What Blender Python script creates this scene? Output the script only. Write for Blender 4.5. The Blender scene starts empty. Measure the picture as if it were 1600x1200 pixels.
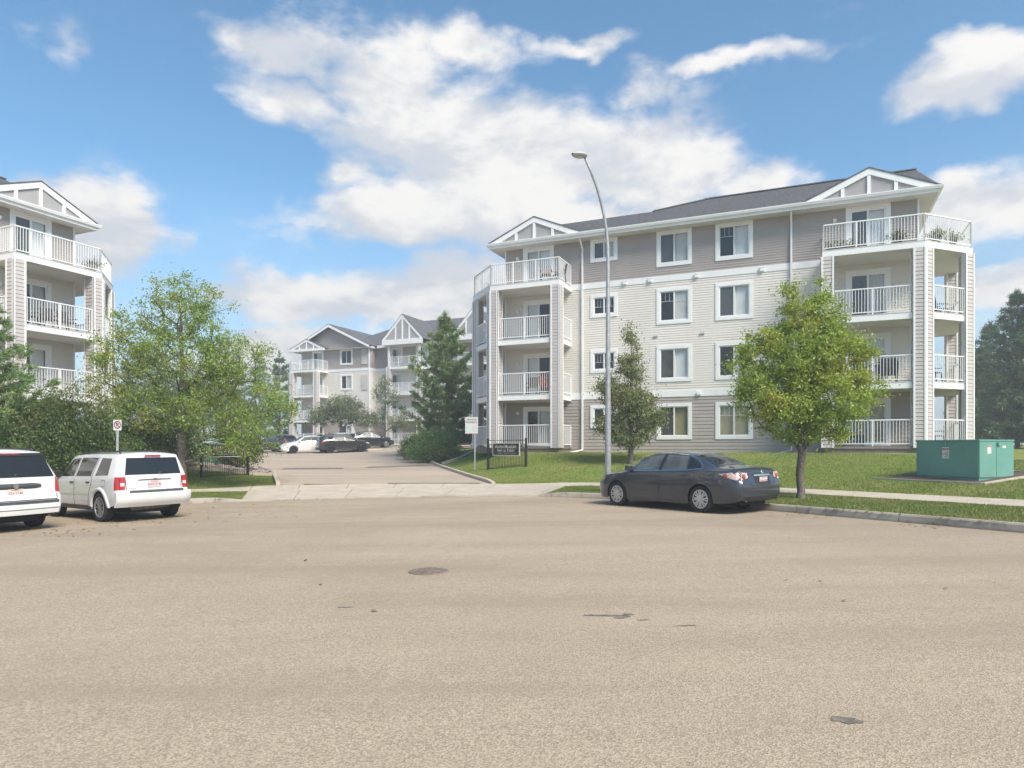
import bpy, bmesh, math, random
import numpy as np
from mathutils import Vector, Matrix

random.seed(7)
rng = np.random.default_rng(11)
sc = bpy.context.scene
col = sc.collection
R = math.radians

# ------------------------------------------------------------------ camera
F = 1067.0                       # focal length in pixels of a 1600 px wide frame
CAMZ = 1.6
cd = bpy.data.cameras.new('camera')
cam = bpy.data.objects.new('camera', cd)
col.objects.link(cam)
cam.location = (0, 0, CAMZ)
cam.rotation_euler = (R(90), 0, 0)
cd.sensor_fit = 'HORIZONTAL'
cd.sensor_width = 36.0
cd.lens = 36.0 * F / 1600.0
cd.shift_y = 100.0 / 1600.0
cd.clip_start = 0.1
cd.clip_end = 3000
sc.camera = cam

# ------------------------------------------------------------------ sun, exposure
SUN_EL, SUN_AZ = R(46), R(143)          # azimuth clockwise from +Y: behind the camera, to its right
sd = bpy.data.lights.new('sun', 'SUN')
sd.energy = 1.6
sd.angle = R(26)
sd.color = (1.0, 0.91, 0.79)
sun = bpy.data.objects.new('sun', sd)
col.objects.link(sun)
tosun = Vector((math.sin(SUN_AZ) * math.cos(SUN_EL), math.cos(SUN_AZ) * math.cos(SUN_EL), math.sin(SUN_EL)))
sun.rotation_euler = (-tosun).to_track_quat('-Z', 'Y').to_euler()
sun.location = tosun * 60
sc.view_settings.view_transform = 'Standard'
sc.view_settings.look = 'None'
sc.view_settings.gamma = 1.0
sc.view_settings.use_curve_mapping = False
sc.view_settings.exposure = 1.95
sc.render.engine = 'CYCLES'
cy = sc.cycles
cy.use_denoising = True
cy.max_bounces = 5
cy.diffuse_bounces = 3
cy.glossy_bounces = 3
cy.transmission_bounces = 4
cy.transparent_max_bounces = 6
cy.volume_bounces = 0
cy.caustics_reflective = False
cy.caustics_refractive = False
cy.use_adaptive_sampling = True
cy.adaptive_threshold = 0.02
sc.render.use_persistent_data = False

# ------------------------------------------------------------------ node helpers
class NT:
    def __init__(s, tree):
        s.t = tree
        s.n = tree.nodes
    def new(s, typ, **kw):
        n = s.n.new(typ)
        for k, v in kw.items():
            setattr(n, k, v)
        return n
    def link(s, a, b):
        s.t.links.new(a, b)
    def val(s, sock, v):
        if hasattr(v, 'is_output'):
            s.link(v, sock)
        else:
            sock.default_value = v
    def math(s, op, a, b=0.0, c=None, clamp=False):
        n = s.new('ShaderNodeMath', operation=op, use_clamp=clamp)
        s.val(n.inputs[0], a); s.val(n.inputs[1], b)
        if c is not None:
            s.val(n.inputs[2], c)
        return n.outputs[0]
    def mix(s, f, a, b, mode='MIX'):
        n = s.new('ShaderNodeMix', data_type='RGBA', blend_type=mode)
        s.val(n.inputs[0], f)
        s.val(n.inputs[6], a if hasattr(a, 'is_output') else (*a[:3], 1))
        s.val(n.inputs[7], b if hasattr(b, 'is_output') else (*b[:3], 1))
        return n.outputs[2]
    def noise(s, vec, scale, detail=4.0, rough=0.55, dist=0.0):
        n = s.new('ShaderNodeTexNoise')
        if vec is not None:
            s.link(vec, n.inputs['Vector'])
        n.inputs['Scale'].default_value = scale
        n.inputs['Detail'].default_value = detail
        n.inputs['Roughness'].default_value = rough
        n.inputs['Distortion'].default_value = dist
        return n.outputs['Fac']
    def ramp(s, fac, lo, hi, a=0.0, b=1.0):
        n = s.new('ShaderNodeMapRange', clamp=True)
        n.interpolation_type = 'SMOOTHSTEP'
        s.val(n.inputs[0], fac)
        n.inputs[1].default_value = lo; n.inputs[2].default_value = hi
        n.inputs[3].default_value = a; n.inputs[4].default_value = b
        return n.outputs[0]

# ------------------------------------------------------------------ world: Nishita sky with procedural clouds
w = bpy.data.worlds.new('World')
sc.world = w
w.use_nodes = True
W = NT(w.node_tree)
for n in list(W.n):
    W.n.remove(n)
out = W.new('ShaderNodeOutputWorld')
bg = W.new('ShaderNodeBackground')
bg.inputs['Strength'].default_value = 0.10
W.link(bg.outputs[0], out.inputs[0])
sky = W.new('ShaderNodeTexSky', sky_type='NISHITA')
sky.sun_disc = False
sky.sun_elevation = SUN_EL
sky.sun_rotation = SUN_AZ
sky.altitude = 650
sky.air_density = 1.0
sky.dust_density = 0.6
sky.ozone_density = 2.2
tc = W.new('ShaderNodeTexCoord')
sep = W.new('ShaderNodeSeparateXYZ')
W.link(tc.outputs['Generated'], sep.inputs[0])
az = W.math('ARCTAN2', sep.outputs[0], sep.outputs[1])
el = W.math('ARCSINE', sep.outputs[2])
comb = W.new('ShaderNodeCombineXYZ')
W.link(az, comb.inputs[0]); W.link(el, comb.inputs[1])
def pix_dir(px, py):
    a = math.atan((px - 800) / F)
    return a, math.atan((700 - py) / F * math.cos(a))
CLOUDS = [  # centre, half sizes (in photo pixels), weight
    (850, 250, 340, 165, .62), (1070, 255, 170, 100, .46), (640, 215, 240, 85, .46), (660, 345, 300, 95, .46),
    (930, 350, 280, 100, .44), (590, 120, 170, 75, .42), (440, 145, 120, 62, .46), (1010, 135, 95, 60, .34), (520, 275, 110, 60, .34),
    (560, 480, 330, 75, .52), (700, 455, 150, 85, .48), (150, 350, 150, 110, .58), (1520, 120, 230, 125, .56),
    (1570, 310, 330, 140, .58), (1150, 105, 200, 65, .33), (745, 85, 110, 60, .42), (440, 570, 280, 80, .48),
    (1590, 430, 240, 90, .44), (1190, 285, 130, 65, .46), (95, 82, 70, 50, .34), (430, 68, 130, 40, .40), (900, 70, 120, 35, .30)]
# warp the placement a little so the edges are ragged
wn = W.new('ShaderNodeTexNoise')
W.link(tc.outputs['Generated'], wn.inputs['Vector'])
wn.inputs['Scale'].default_value = 9.0
wn.inputs['Detail'].default_value = 5.0
wv = W.new('ShaderNodeVectorMath', operation='MULTIPLY_ADD')
W.link(wn.outputs['Color'], wv.inputs[0])
wv.inputs[1].default_value = (0.16, 0.10, 0)
W.link(comb.outputs[0], wv.inputs[2])
wv2 = W.new('ShaderNodeVectorMath', operation='SUBTRACT')
W.link(wv.outputs[0], wv2.inputs[0])
wv2.inputs[1].default_value = (0.08, 0.05, 0)
def cover(vec_out):
    tot = None
    for (px, py, hx, hy, wt) in CLOUDS:
        a, e = pix_dir(px, py)
        a1, e1 = pix_dir(px + hx, py - hy)
        mp = W.new('ShaderNodeMapping', vector_type='TEXTURE')
        mp.inputs['Location'].default_value = (a, e, 0)
        mp.inputs['Scale'].default_value = (abs(a1 - a) * 1.25, abs(e1 - e) * 1.25, 1)
        W.link(vec_out, mp.inputs['Vector'])
        g = W.new('ShaderNodeTexGradient', gradient_type='SPHERICAL')
        W.link(mp.outputs[0], g.inputs[0])
        v = W.math('MULTIPLY', g.outputs['Fac'], wt * 1.5)
        tot = v if tot is None else W.math('MAXIMUM', tot, v)
    return tot
blob = cover(wv2.outputs[0])
sq = W.new('ShaderNodeMapping', vector_type='POINT')
sq.inputs['Scale'].default_value = (1, 1, 1.9)
W.link(tc.outputs['Generated'], sq.inputs['Vector'])
n1 = W.noise(sq.outputs[0], 4.6, 9.0, 0.60, 0.25)
n1b = W.math('MULTIPLY_ADD', W.math('SUBTRACT', n1, 0.5), 1.15, 0.50)
n3 = W.noise(sq.outputs[0], 13.0, 9.0, 0.62, 0.15)
n1c = W.math('MULTIPLY_ADD', W.math('SUBTRACT', n3, 0.5), 0.52, n1b)
clear = None
for (px, py, hx, hy, wt) in ((260, 240, 260, 190, .32), (1290, 200, 220, 130, .28)):
    a, e = pix_dir(px, py); a1, e1 = pix_dir(px + hx, py - hy)
    mp = W.new('ShaderNodeMapping', vector_type='TEXTURE')
    mp.inputs['Location'].default_value = (a, e, 0); mp.inputs['Scale'].default_value = (abs(a1 - a), abs(e1 - e), 1)
    W.link(comb.outputs[0], mp.inputs['Vector'])
    g = W.new('ShaderNodeTexGradient', gradient_type='SPHERICAL'); W.link(mp.outputs[0], g.inputs[0])
    v = W.math('MULTIPLY', g.outputs['Fac'], wt)
    clear = v if clear is None else W.math('ADD', clear, v)
dens = W.math('SUBTRACT', W.math('ADD', n1c, blob), clear)
mask = W.ramp(dens, 0.62, 1.02)
# thin veil low in the sky
low = W.ramp(el, -0.02, 0.38, 0.74, 0.0)
mask = W.math('MAXIMUM', mask, low)
# a second sample a little nearer the sun gives the clouds lit tops and greyer undersides
up = W.new('ShaderNodeVectorMath', operation='ADD')
W.link(sq.outputs[0], up.inputs[0])
up.inputs[1].default_value = (0.03, -0.02, 0.085)
n2 = W.noise(up.outputs[0], 4.6, 6.0, 0.55, 0.25)
lit = W.ramp(W.math('MULTIPLY_ADD', W.math('SUBTRACT', n3, 0.5), 0.22, W.math('SUBTRACT', n1, n2)), -0.10, 0.11)
shade = W.mix(lit, (1.80, 1.90, 2.06), (2.62, 2.58, 2.52))
hs = W.new('ShaderNodeHueSaturation')
hs.inputs['Saturation'].default_value = 0.92
hs.inputs['Value'].default_value = 1.0
W.link(sky.outputs[0], hs.inputs['Color'])
skyc = W.mix(1.0, hs.outputs[0], (.33, .50, .535), 'MULTIPLY')
W.link(W.mix(mask, skyc, shade), bg.inputs['Color'])

# ------------------------------------------------------------------ materials
MATS = {}
def mat(name, c, rough=.6, var=.08, vscale=3.0, bump=.0, bscale=60.0, metal=0.0, spec=.5, coat=0.0, c2=None, dirt=0.0, dirtc=(.2, .17, .13), streak=False):
    if name in MATS:
        return MATS[name]
    m = bpy.data.materials.new(name)
    m.use_nodes = True
    t = NT(m.node_tree)
    b = t.n['Principled BSDF']
    co = t.new('ShaderNodeTexCoord').outputs['Object']
    f = t.noise(co, vscale, 5, .6)
    lo = tuple(max(0, x * (1 - var)) for x in c) if c2 is None else c2
    hi = tuple(min(1, x * (1 + var)) for x in c)
    cc = t.mix(t.ramp(f, .3, .7), lo, hi)
    if dirt:
        dco = co
        if streak:
            mp_ = t.new('ShaderNodeMapping'); mp_.inputs['Scale'].default_value = (1.6, 1.6, .22); t.link(co, mp_.inputs[0]); dco = mp_.outputs[0]
        d = t.noise(dco, vscale * 3.1 + .7, 7, .65)
        cc = t.mix(t.math('MULTIPLY', t.ramp(d, .52, .75), dirt), cc, dirtc)
    t.link(cc, b.inputs['Base Color'])
    b.inputs['Roughness'].default_value = rough
    b.inputs['Metallic'].default_value = metal
    b.inputs['Specular IOR Level'].default_value = spec
    if coat:
        b.inputs['Coat Weight'].default_value = coat
        b.inputs['Coat Roughness'].default_value = .04
    if bump:
        bn = t.new('ShaderNodeBump')
        bn.inputs['Strength'].default_value = bump
        bn.inputs['Distance'].default_value = .01
        t.link(t.noise(co, bscale, 4, .6), bn.inputs['Height'])
        t.link(bn.outputs[0], b.inputs['Normal'])
    MATS[name] = m
    return m

def glass_mat(name, tint, refl=1.0, rough=.01):
    if name in MATS:
        return MATS[name]
    m = bpy.data.materials.new(name)
    m.use_nodes = True
    t = NT(m.node_tree)
    t.n.remove(t.n['Principled BSDF'])
    o = t.n['Material Output']
    tr = t.new('ShaderNodeBsdfTransparent'); tr.inputs[0].default_value = (*tint, 1)
    gl = t.new('ShaderNodeBsdfGlossy'); gl.inputs['Roughness'].default_value = rough
    ge = t.new('ShaderNodeNewGeometry')
    dt = t.new('ShaderNodeVectorMath', operation='DOT_PRODUCT'); t.link(ge.outputs['Incoming'], dt.inputs[0]); t.link(ge.outputs['Normal'], dt.inputs[1])
    om = t.math('SUBTRACT', 1.0, t.math('ABSOLUTE', dt.outputs['Value']))
    frv = t.math('MULTIPLY_ADD', t.math('POWER', om, 5.0), .93, .07)
    co = t.new('ShaderNodeTexCoord').outputs['Object']
    bn = t.new('ShaderNodeBump'); bn.inputs['Strength'].default_value = .04; bn.inputs['Distance'].default_value = .02
    t.link(t.noise(co, 1.6, 2, .5), bn.inputs['Height'])
    t.link(bn.outputs[0], gl.inputs['Normal'])
    mx = t.new('ShaderNodeMixShader')
    t.link(t.math('MULTIPLY', frv, refl, clamp=True), mx.inputs[0])
    t.link(tr.outputs[0], mx.inputs[1]); t.link(gl.outputs[0], mx.inputs[2])
    t.link(mx.outputs[0], o.inputs[0])
    MATS[name] = m
    return m

def leaf_mat(name, c1, c2, c3, trans=.35, yellow=.12):
    """leaf colours differ from leaf to leaf (random per island), soft light through the blade"""
    if name in MATS:
        return MATS[name]
    m = bpy.data.materials.new(name)
    m.use_nodes = True
    t = NT(m.node_tree)
    t.n.remove(t.n['Principled BSDF'])
    o = t.n['Material Output']
    ge = t.new('ShaderNodeNewGeometry')
    rp = ge.outputs['Random Per Island']
    co = t.new('ShaderNodeTexCoord').outputs['Object']
    big = t.noise(co, .75, 3, .6)
    cc = t.mix(rp, c1, c2)
    yf = t.math('MULTIPLY', t.ramp(rp, 1 - yellow - .06, 1 - yellow + .06), 1.0)
    yf = t.math('MAXIMUM', t.math('MULTIPLY', yf, .6), t.math('MULTIPLY', t.ramp(big, .46, .70), .70))
    cc = t.mix(yf, cc, c3)
    d = t.new('ShaderNodeBsdfDiffuse'); t.link(cc, d.inputs[0])
    tl = t.new('ShaderNodeBsdfTranslucent'); t.link(t.mix(.5, cc, c3), tl.inputs[0])
    gl = t.new('ShaderNodeBsdfGlossy'); gl.inputs['Roughness'].default_value = .45
    gl.inputs[0].default_value = (.6, .65, .6, 1)
    m1 = t.new('ShaderNodeMixShader'); m1.inputs[0].default_value = trans
    t.link(d.outputs[0], m1.inputs[1]); t.link(tl.outputs[0], m1.inputs[2])
    m2 = t.new('ShaderNodeMixShader'); m2.inputs[0].default_value = .045
    t.link(m1.outputs[0], m2.inputs[1]); t.link(gl.outputs[0], m2.inputs[2])
    t.link(m2.outputs[0], o.inputs[0])
    MATS[name] = m
    return m

def asphalt_mat(name, base, dark, light, fine=95.0):
    m = bpy.data.materials.new(name)
    m.use_nodes = True
    t = NT(m.node_tree)
    b = t.n['Principled BSDF']
    co = t.new('ShaderNodeTexCoord').outputs['Object']
    v = t.new('ShaderNodeTexVoronoi'); v.inputs['Scale'].default_value = fine
    t.link(co, v.inputs['Vector'])
    sp = t.new('ShaderNodeSeparateColor'); t.link(v.outputs['Color'], sp.inputs[0])
    r1 = sp.outputs[0]
    c = t.mix(t.ramp(r1, .0, 1.0), dark, light)
    c = t.mix(.58, c, base)
    n2 = t.noise(co, fine * .33, 3, .65)
    c = t.mix(t.math('MULTIPLY', t.ramp(n2, .44, .74), .24), c, dark)
    mid = t.noise(co, 2.7, 6, .65)
    c = t.mix(t.math('MULTIPLY', t.ramp(mid, .40, .72), .16), c, tuple(x * .62 for x in base))
    mpw = t.new('ShaderNodeMapping'); mpw.inputs['Rotation'].default_value = (0, 0, R(-12)); mpw.inputs['Scale'].default_value = (.10, .62, 1)
    t.link(co, mpw.inputs[0])
    lane = t.noise(mpw.outputs[0], 1.0, 4, .55, .3)
    c = t.mix(t.math('MULTIPLY', t.ramp(lane, .46, .64), .42), c, tuple(x * .70 for x in base))
    c = t.mix(t.math('MULTIPLY', t.ramp(lane, .48, .30), .25), c, tuple(min(1, x * 1.25) for x in base))
    spots = t.noise(co, 1.1, 7, .7)
    c = t.mix(t.math('MULTIPLY', t.ramp(spots, .66, .74), .35), c, tuple(x * .45 for x in base))
    big = t.noise(co, .23, 5, .55, .6)
    c = t.mix(t.math('MULTIPLY', t.ramp(big, .44, .66), .34), c, tuple(x * .72 * k for x, k in zip(base, (1, 1.02, 1.05))))
    t.link(c, b.inputs['Base Color'])
    b.inputs['Roughness'].default_value = .93
    b.inputs['Specular IOR Level'].default_value = .2
    bn = t.new('ShaderNodeBump'); bn.inputs['Strength'].default_value = .55; bn.inputs['Distance'].default_value = .006
    t.link(t.math('ADD', v.outputs['Distance'], n2), bn.inputs['Height'])
    t.link(bn.outputs[0], b.inputs['Normal'])
    return m

def grass_mat(name):
    m = bpy.data.materials.new(name)
    m.use_nodes = True
    t = NT(m.node_tree)
    b = t.n['Principled BSDF']
    co = t.new('ShaderNodeTexCoord').outputs['Object']
    mp = t.new('ShaderNodeMapping'); mp.inputs['Scale'].default_value = (.5, 1.3, 1)
    t.link(co, mp.inputs[0])
    a = t.noise(mp.outputs[0], .55, 6, .62)
    f = t.noise(co, 9, 6, .7)
    g = t.noise(co, 55, 3, .7)
    c = t.mix(t.ramp(f, .3, .7), (.130, .185, .034), (.215, .275, .060))
    c = t.mix(t.math('MULTIPLY', t.ramp(a, .42, .62), .60), c, (.300, .275, .100))
    c = t.mix(t.math('MULTIPLY', t.ramp(g, .5, .75), .45), c, (.075, .120, .022))
    t.link(c, b.inputs['Base Color'])
    b.inputs['Roughness'].default_value = .95
    b.inputs['Specular IOR Level'].default_value = .1
    bn = t.new('ShaderNodeBump'); bn.inputs['Strength'].default_value = .8; bn.inputs['Distance'].default_value = .03
    t.link(g, bn.inputs['Height'])
    t.link(bn.outputs[0], b.inputs['Normal'])
    return m

ASPHALT = asphalt_mat('asphalt', (.40, .315, .225), (.155, .130, .100), (.63, .52, .39))
ASPHALT2 = asphalt_mat('asphalt_lot', (.47, .38, .295), (.29, .24, .19), (.60, .50, .39), 60)
GRASS = grass_mat('lawn_grass')
CONC = mat('concrete', (.49, .42, .335), .9, .10, 1.6, .25, 120, dirt=.45, dirtc=(.29, .26, .22))
CONC_CURB = mat('curb_concrete', (.33, .29, .235), .9, .22, .9, .3, 90, dirt=.9, dirtc=(.10, .092, .08))
WHITE = mat('white_trim', (.80, .80, .79), .55, .03, 1.2, .03, 50, dirt=.25, dirtc=(.66, .63, .58), streak=True)
RAIL = mat('white_rail', (.82, .82, .81), .4, .02, 2)
TAUPE = mat('taupe_siding', (.385, .340, .315), .62, .06, .5, .05, 30, dirt=.30, dirtc=(.32, .285, .265), streak=True)
CREAM = mat('cream_siding', (.72, .675, .615), .62, .04, .5, .05, 30, dirt=.30, dirtc=(.60, .55, .49), streak=True)
COLSIDE = mat('column_siding', (.50, .455, .435), .62, .06, .7, .05, 30, dirt=.30, dirtc=(.42, .375, .35), streak=True)
GREYPANEL = mat('grey_stucco', (.36, .345, .345), .85, .05, 1.2, .3, 90)
SOFFIT = mat('soffit_board', (.62, .59, .555), .8, .04, 1.0, .05, 40)
SHINGLE = mat('shingles', (.120, .118, .124), .9, .22, 9, .6, 34, c2=(.075, .074, .078))
DECK = mat('deck_boards', (.22, .185, .16), .85, .15, 4, .2, 40)
GLASS = glass_mat('window_glass', (.90, .92, .92), 1.0)
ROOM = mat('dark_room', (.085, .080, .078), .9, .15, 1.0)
BLIND = mat('blind_fabric', (.64, .62, .60), .8, .06, 2)
DRAPE = mat('white_drape', (.82, .82, .81), .8, .05, 2)
TANDRAPE = mat('tan_drape', (.40, .34, .21), .8, .1, 2)
SCREEN = mat('insect_screen', (.30, .285, .27), .85, .05, 3)
BARK = mat('bark', (.165, .135, .110), .95, .35, 14, .8, 38, c2=(.075, .062, .052))
PINEBARK = mat('pine_bark', (.22, .135, .085), .95, .3, 10, .8, 34, c2=(.10, .065, .045))
BLACKMETAL = mat('black_metal', (.022, .022, .024), .45, .2, 6)
GALV = mat('galvanised_steel', (.36, .37, .38), .55, .16, 9, .08, 60, metal=.35)
MULCH = mat('mulch', (.105, .078, .058), .95, .45, 16, .9, 50, c2=(.045, .033, .025))

# ------------------------------------------------------------------ mesh helpers
class MB:
    def __init__(s):
        s.v = []; s.f = []
    def add(s, vs, fs):
        o = len(s.v)
        s.v += [tuple(p) for p in vs]
        s.f += [tuple(i + o for i in f) for f in fs]
        return s
    def box(s, x0, x1, y0, y1, z0, z1):
        return s.add([(x0, y0, z0), (x1, y0, z0), (x1, y1, z0), (x0, y1, z0), (x0, y0, z1), (x1, y0, z1), (x1, y1, z1), (x0, y1, z1)],
                     [(0, 3, 2, 1), (4, 5, 6, 7), (0, 1, 5, 4), (1, 2, 6, 5), (2, 3, 7, 6), (3, 0, 4, 7)])
    def prism(s, poly, z0, z1):
        n = len(poly)
        a = sum(poly[i][0] * poly[(i + 1) % n][1] - poly[(i + 1) % n][0] * poly[i][1] for i in range(n))
        if a < 0:
            poly = poly[::-1]
        vs = [(x, y, z0) for x, y in poly] + [(x, y, z1) for x, y in poly]
        fs = [tuple(range(n - 1, -1, -1)), tuple(range(n, 2 * n))]
        fs += [(i, (i + 1) % n, n + (i + 1) % n, n + i) for i in range(n)]
        return s.add(vs, fs)
    def xz(s, poly, y0, y1):
        """outline in x,z extruded along y"""
        n = len(poly)
        vs = [(x, y0, z) for x, z in poly] + [(x, y1, z) for x, z in poly]
        fs = [tuple(range(n)), tuple(range(2 * n - 1, n - 1, -1))]
        fs += [(i, n + i, n + (i + 1) % n, (i + 1) % n) for i in range(n)]
        return s.add(vs, fs)
    def bar(s, a, b, wx, wz, up=(0, 0, 1)):
        a = Vector(a); b = Vector(b); d = (b - a).normalized()
        u = Vector(up)
        if abs(d.dot(u)) > .98:
            u = Vector((1, 0, 0))
        sd_ = d.cross(u).normalized(); u = sd_.cross(d).normalized()
        vs = []
        for p in (a, b):
            for i, j in ((-1, -1), (1, -1), (1, 1), (-1, 1)):
                vs.append(p + sd_ * wx * .5 * i + u * wz * .5 * j)
        return s.add(vs, [(3, 2, 1, 0), (4, 5, 6, 7), (0, 1, 5, 4), (1, 2, 6, 5), (2, 3, 7, 6), (3, 0, 4, 7)])
    def tube(s, pts, rad, n=8, caps=True):
        pts = [Vector(p) for p in pts]
        if not hasattr(rad, '__len__'):
            rad = [rad] * len(pts)
        o = len(s.v)
        ref = None
        for i, p in enumerate(pts):
            d = (pts[min(i + 1, len(pts) - 1)] - pts[max(i - 1, 0)])
            d = d.normalized() if d.length > 1e-9 else Vector((0, 0, 1))
            if ref is None:
                ref = Vector((1, 0, 0)) if abs(d.x) < .9 else Vector((0, 1, 0))
            a = (ref - d * ref.dot(d)).normalized(); b = d.cross(a); ref = a
            for k in range(n):
                t = 2 * math.pi * k / n
                s.v.append(tuple(p + (a * math.cos(t) + b * math.sin(t)) * rad[i]))
        for i in range(len(pts) - 1):
            for k in range(n):
                k2 = (k + 1) % n
                s.f.append((o + i * n + k, o + i * n + k2, o + (i + 1) * n + k2, o + (i + 1) * n + k))
        if caps:
            s.f.append(tuple(o + k for k in range(n - 1, -1, -1)))
            e = o + (len(pts) - 1) * n
            s.f.append(tuple(e + k for k in range(n)))
        return s
    def lathe(s, prof, n=24, axis='z', c=(0, 0, 0)):
        """prof: (r, h) pairs"""
        o = len(s.v)
        for r, h in prof:
            for k in range(n):
                t = 2 * math.pi * k / n
                x, y = r * math.cos(t), r * math.sin(t)
                p = (x, y, h) if axis == 'z' else (x, h, y)
                s.v.append((p[0] + c[0], p[1] + c[1], p[2] + c[2]))
        for i in range(len(prof) - 1):
            for k in range(n):
                k2 = (k + 1) % n
                s.f.append((o + i * n + k, o + i * n + k2, o + (i + 1) * n + k2, o + (i + 1) * n + k))
        return s
    def grid(s, fn, nu, nv):
        o = len(s.v)
        for j in range(nv + 1):
            for i in range(nu + 1):
                s.v.append(tuple(fn(i / nu, j / nv)))
        for j in range(nv):
            for i in range(nu):
                a = o + j * (nu + 1) + i
                s.f.append((a, a + 1, a + nu + 2, a + nu + 1))
        return s
    def build(s, name, m, parent=None, smooth=False, bevel=0.0, loc=None, auto=None):
        me = bpy.data.meshes.new(name)
        me.from_pydata([tuple(map(float, p)) for p in s.v], [], s.f)
        me.update()
        if smooth:
            me.polygons.foreach_set('use_smooth', [True] * len(me.polygons))
        if auto is not None:
            try:
                me.set_sharp_from_angle(angle=R(auto))
            except Exception:
                pass
        o = bpy.data.objects.new(name, me)
        col.objects.link(o)
        me.materials.append(m)
        if bevel:
            bv = o.modifiers.new('bevel', 'BEVEL'); bv.width = bevel; bv.segments = 2; bv.limit_method = 'ANGLE'
        if parent is not None:
            o.parent = parent
        if loc is not None:
            o.location = loc
        return o

def tag(o, label, cat=None, group=None, kind=None):
    if label: o['label'] = label
    if cat: o['category'] = cat
    if group: o['group'] = group
    if kind: o['kind'] = kind
    return o

def empty(name, loc=(0, 0, 0), rz=0.0):
    o = bpy.data.objects.new(name, None)
    o.empty_display_size = .2
    col.objects.link(o)
    o.location = loc
    o.rotation_euler = (0, 0, rz)
    return o

def fast_mesh(name, verts, faces, m, parent=None, smooth=False):
    """numpy verts (N,3), faces (M,k) all of one size"""
    me = bpy.data.meshes.new(name)
    nf, k = faces.shape
    me.vertices.add(len(verts)); me.vertices.foreach_set('co', np.ascontiguousarray(verts, dtype=np.float32).ravel())
    me.loops.add(nf * k); me.loops.foreach_set('vertex_index', np.ascontiguousarray(faces, dtype=np.int32).ravel())
    me.polygons.add(nf); me.polygons.foreach_set('loop_start', np.arange(0, nf * k, k, dtype=np.int32))
    if smooth:
        me.polygons.foreach_set('use_smooth', np.ones(nf, dtype=bool))
    me.update(calc_edges=True)
    me.materials.append(m)
    o = bpy.data.objects.new(name, me)
    col.objects.link(o)
    if parent is not None:
        o.parent = parent
    return o

def copy_tree(o, parent=None):
    c = o.copy(); col.objects.link(c); c.parent = parent
    for ch in list(o.children):
        copy_tree(ch, c)
    return c

def lettering(name, body, size, m, parent, mw, extrude=.002, align='CENTER', bold=0.0):
    cu = bpy.data.curves.new(name, 'FONT')
    cu.body = body; cu.size = size; cu.extrude = extrude; cu.align_x = align; cu.align_y = 'CENTER'; cu.offset = bold
    to = bpy.data.objects.new(name, cu)
    col.objects.link(to)
    dg = bpy.context.evaluated_depsgraph_get()
    me = bpy.data.meshes.new_from_object(to.evaluated_get(dg))
    bpy.data.objects.remove(to)
    me.name = name
    me.materials.clear(); me.materials.append(m)
    o = bpy.data.objects.new(name, me)
    col.objects.link(o)
    o.parent = parent
    o.matrix_local = mw
    return o

# ================================================================== THE GROUND
def catmull(pts, step=.25):
    P = np.array(pts, float)
    P = np.vstack([2 * P[0] - P[1], P, 2 * P[-1] - P[-2]])
    outp = []
    for i in range(1, len(P) - 2):
        p0, p1, p2, p3 = P[i - 1:i + 3]
        n = max(2, int(np.linalg.norm(p2 - p1) / step))
        t = np.linspace(0, 1, n, endpoint=False)[:, None]
        outp.append(.5 * ((2 * p1) + (-p0 + p2) * t + (2 * p0 - 5 * p1 + 4 * p2 - p3) * t ** 2 + (-p0 + 3 * p1 - 3 * p2 + p3) * t ** 3))
    outp.append(P[-2][None])
    return np.vstack(outp)

CURB = catmull([(-90, -21), (-60, -3), (-40, 8.0), (-28, 14.0), (-20, 17.6), (-14.5, 19.9), (-11.5, 21.0), (-9.6, 21.62), (-8.0, 22.1), (-6.0, 22.55), (-3.8, 22.8), (-1.6, 22.75),
                (0.1, 22.4), (1.5, 21.85), (2.85, 20.85), (4.85, 18.6), (6.5, 15.95), (7.72, 13.8), (8.95, 11.62), (12, 6.1), (20, -8.4), (34, -33.8), (60, -81)], .25)
seg = np.diff(CURB, axis=0)
segl = np.linalg.norm(seg, axis=1)
ARC = np.concatenate([[0], np.cumsum(segl)])
TAN = np.gradient(CURB, axis=0); TAN /= np.linalg.norm(TAN, axis=1)[:, None]
NOR = np.stack([-TAN[:, 1], TAN[:, 0]], 1)       # towards the lawns

def cpos(t, D):
    x = np.interp(t, ARC, CURB[:, 0]); y = np.interp(t, ARC, CURB[:, 1])
    nx = np.interp(t, ARC, NOR[:, 0]); ny = np.interp(t, ARC, NOR[:, 1])
    l = np.hypot(nx, ny)
    return x + nx / l * D, y + ny / l * D

def arc_at_x(x):
    """arc length of the curb point with this x (x grows along the curve)"""
    return float(np.interp(x, CURB[:, 0], ARC))

def Dist(x, y):
    x = np.atleast_1d(np.asarray(x, float)); y = np.atleast_1d(np.asarray(y, float))
    P = np.stack([x.ravel(), y.ravel()], 1)
    o = np.empty(len(P))
    for i in range(0, len(P), 4000):
        q = P[i:i + 4000]
        d2 = (q[:, 0:1] - CURB[None, :, 0]) ** 2 + (q[:, 1:2] - CURB[None, :, 1]) ** 2
        j = d2.argmin(1)
        n = NOR[j]; rel = q - CURB[j]
        s = np.sign((rel * n).sum(1)); s[s == 0] = 1
        tt = TAN[j]; perp = np.abs((rel * n).sum(1)); along = (rel * tt).sum(1)
        dd = np.where(np.abs(along) < .3, perp, np.sqrt(d2[np.arange(len(q)), j]))
        o[i:i + 4000] = s * dd
    return o.reshape(x.shape)

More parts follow.
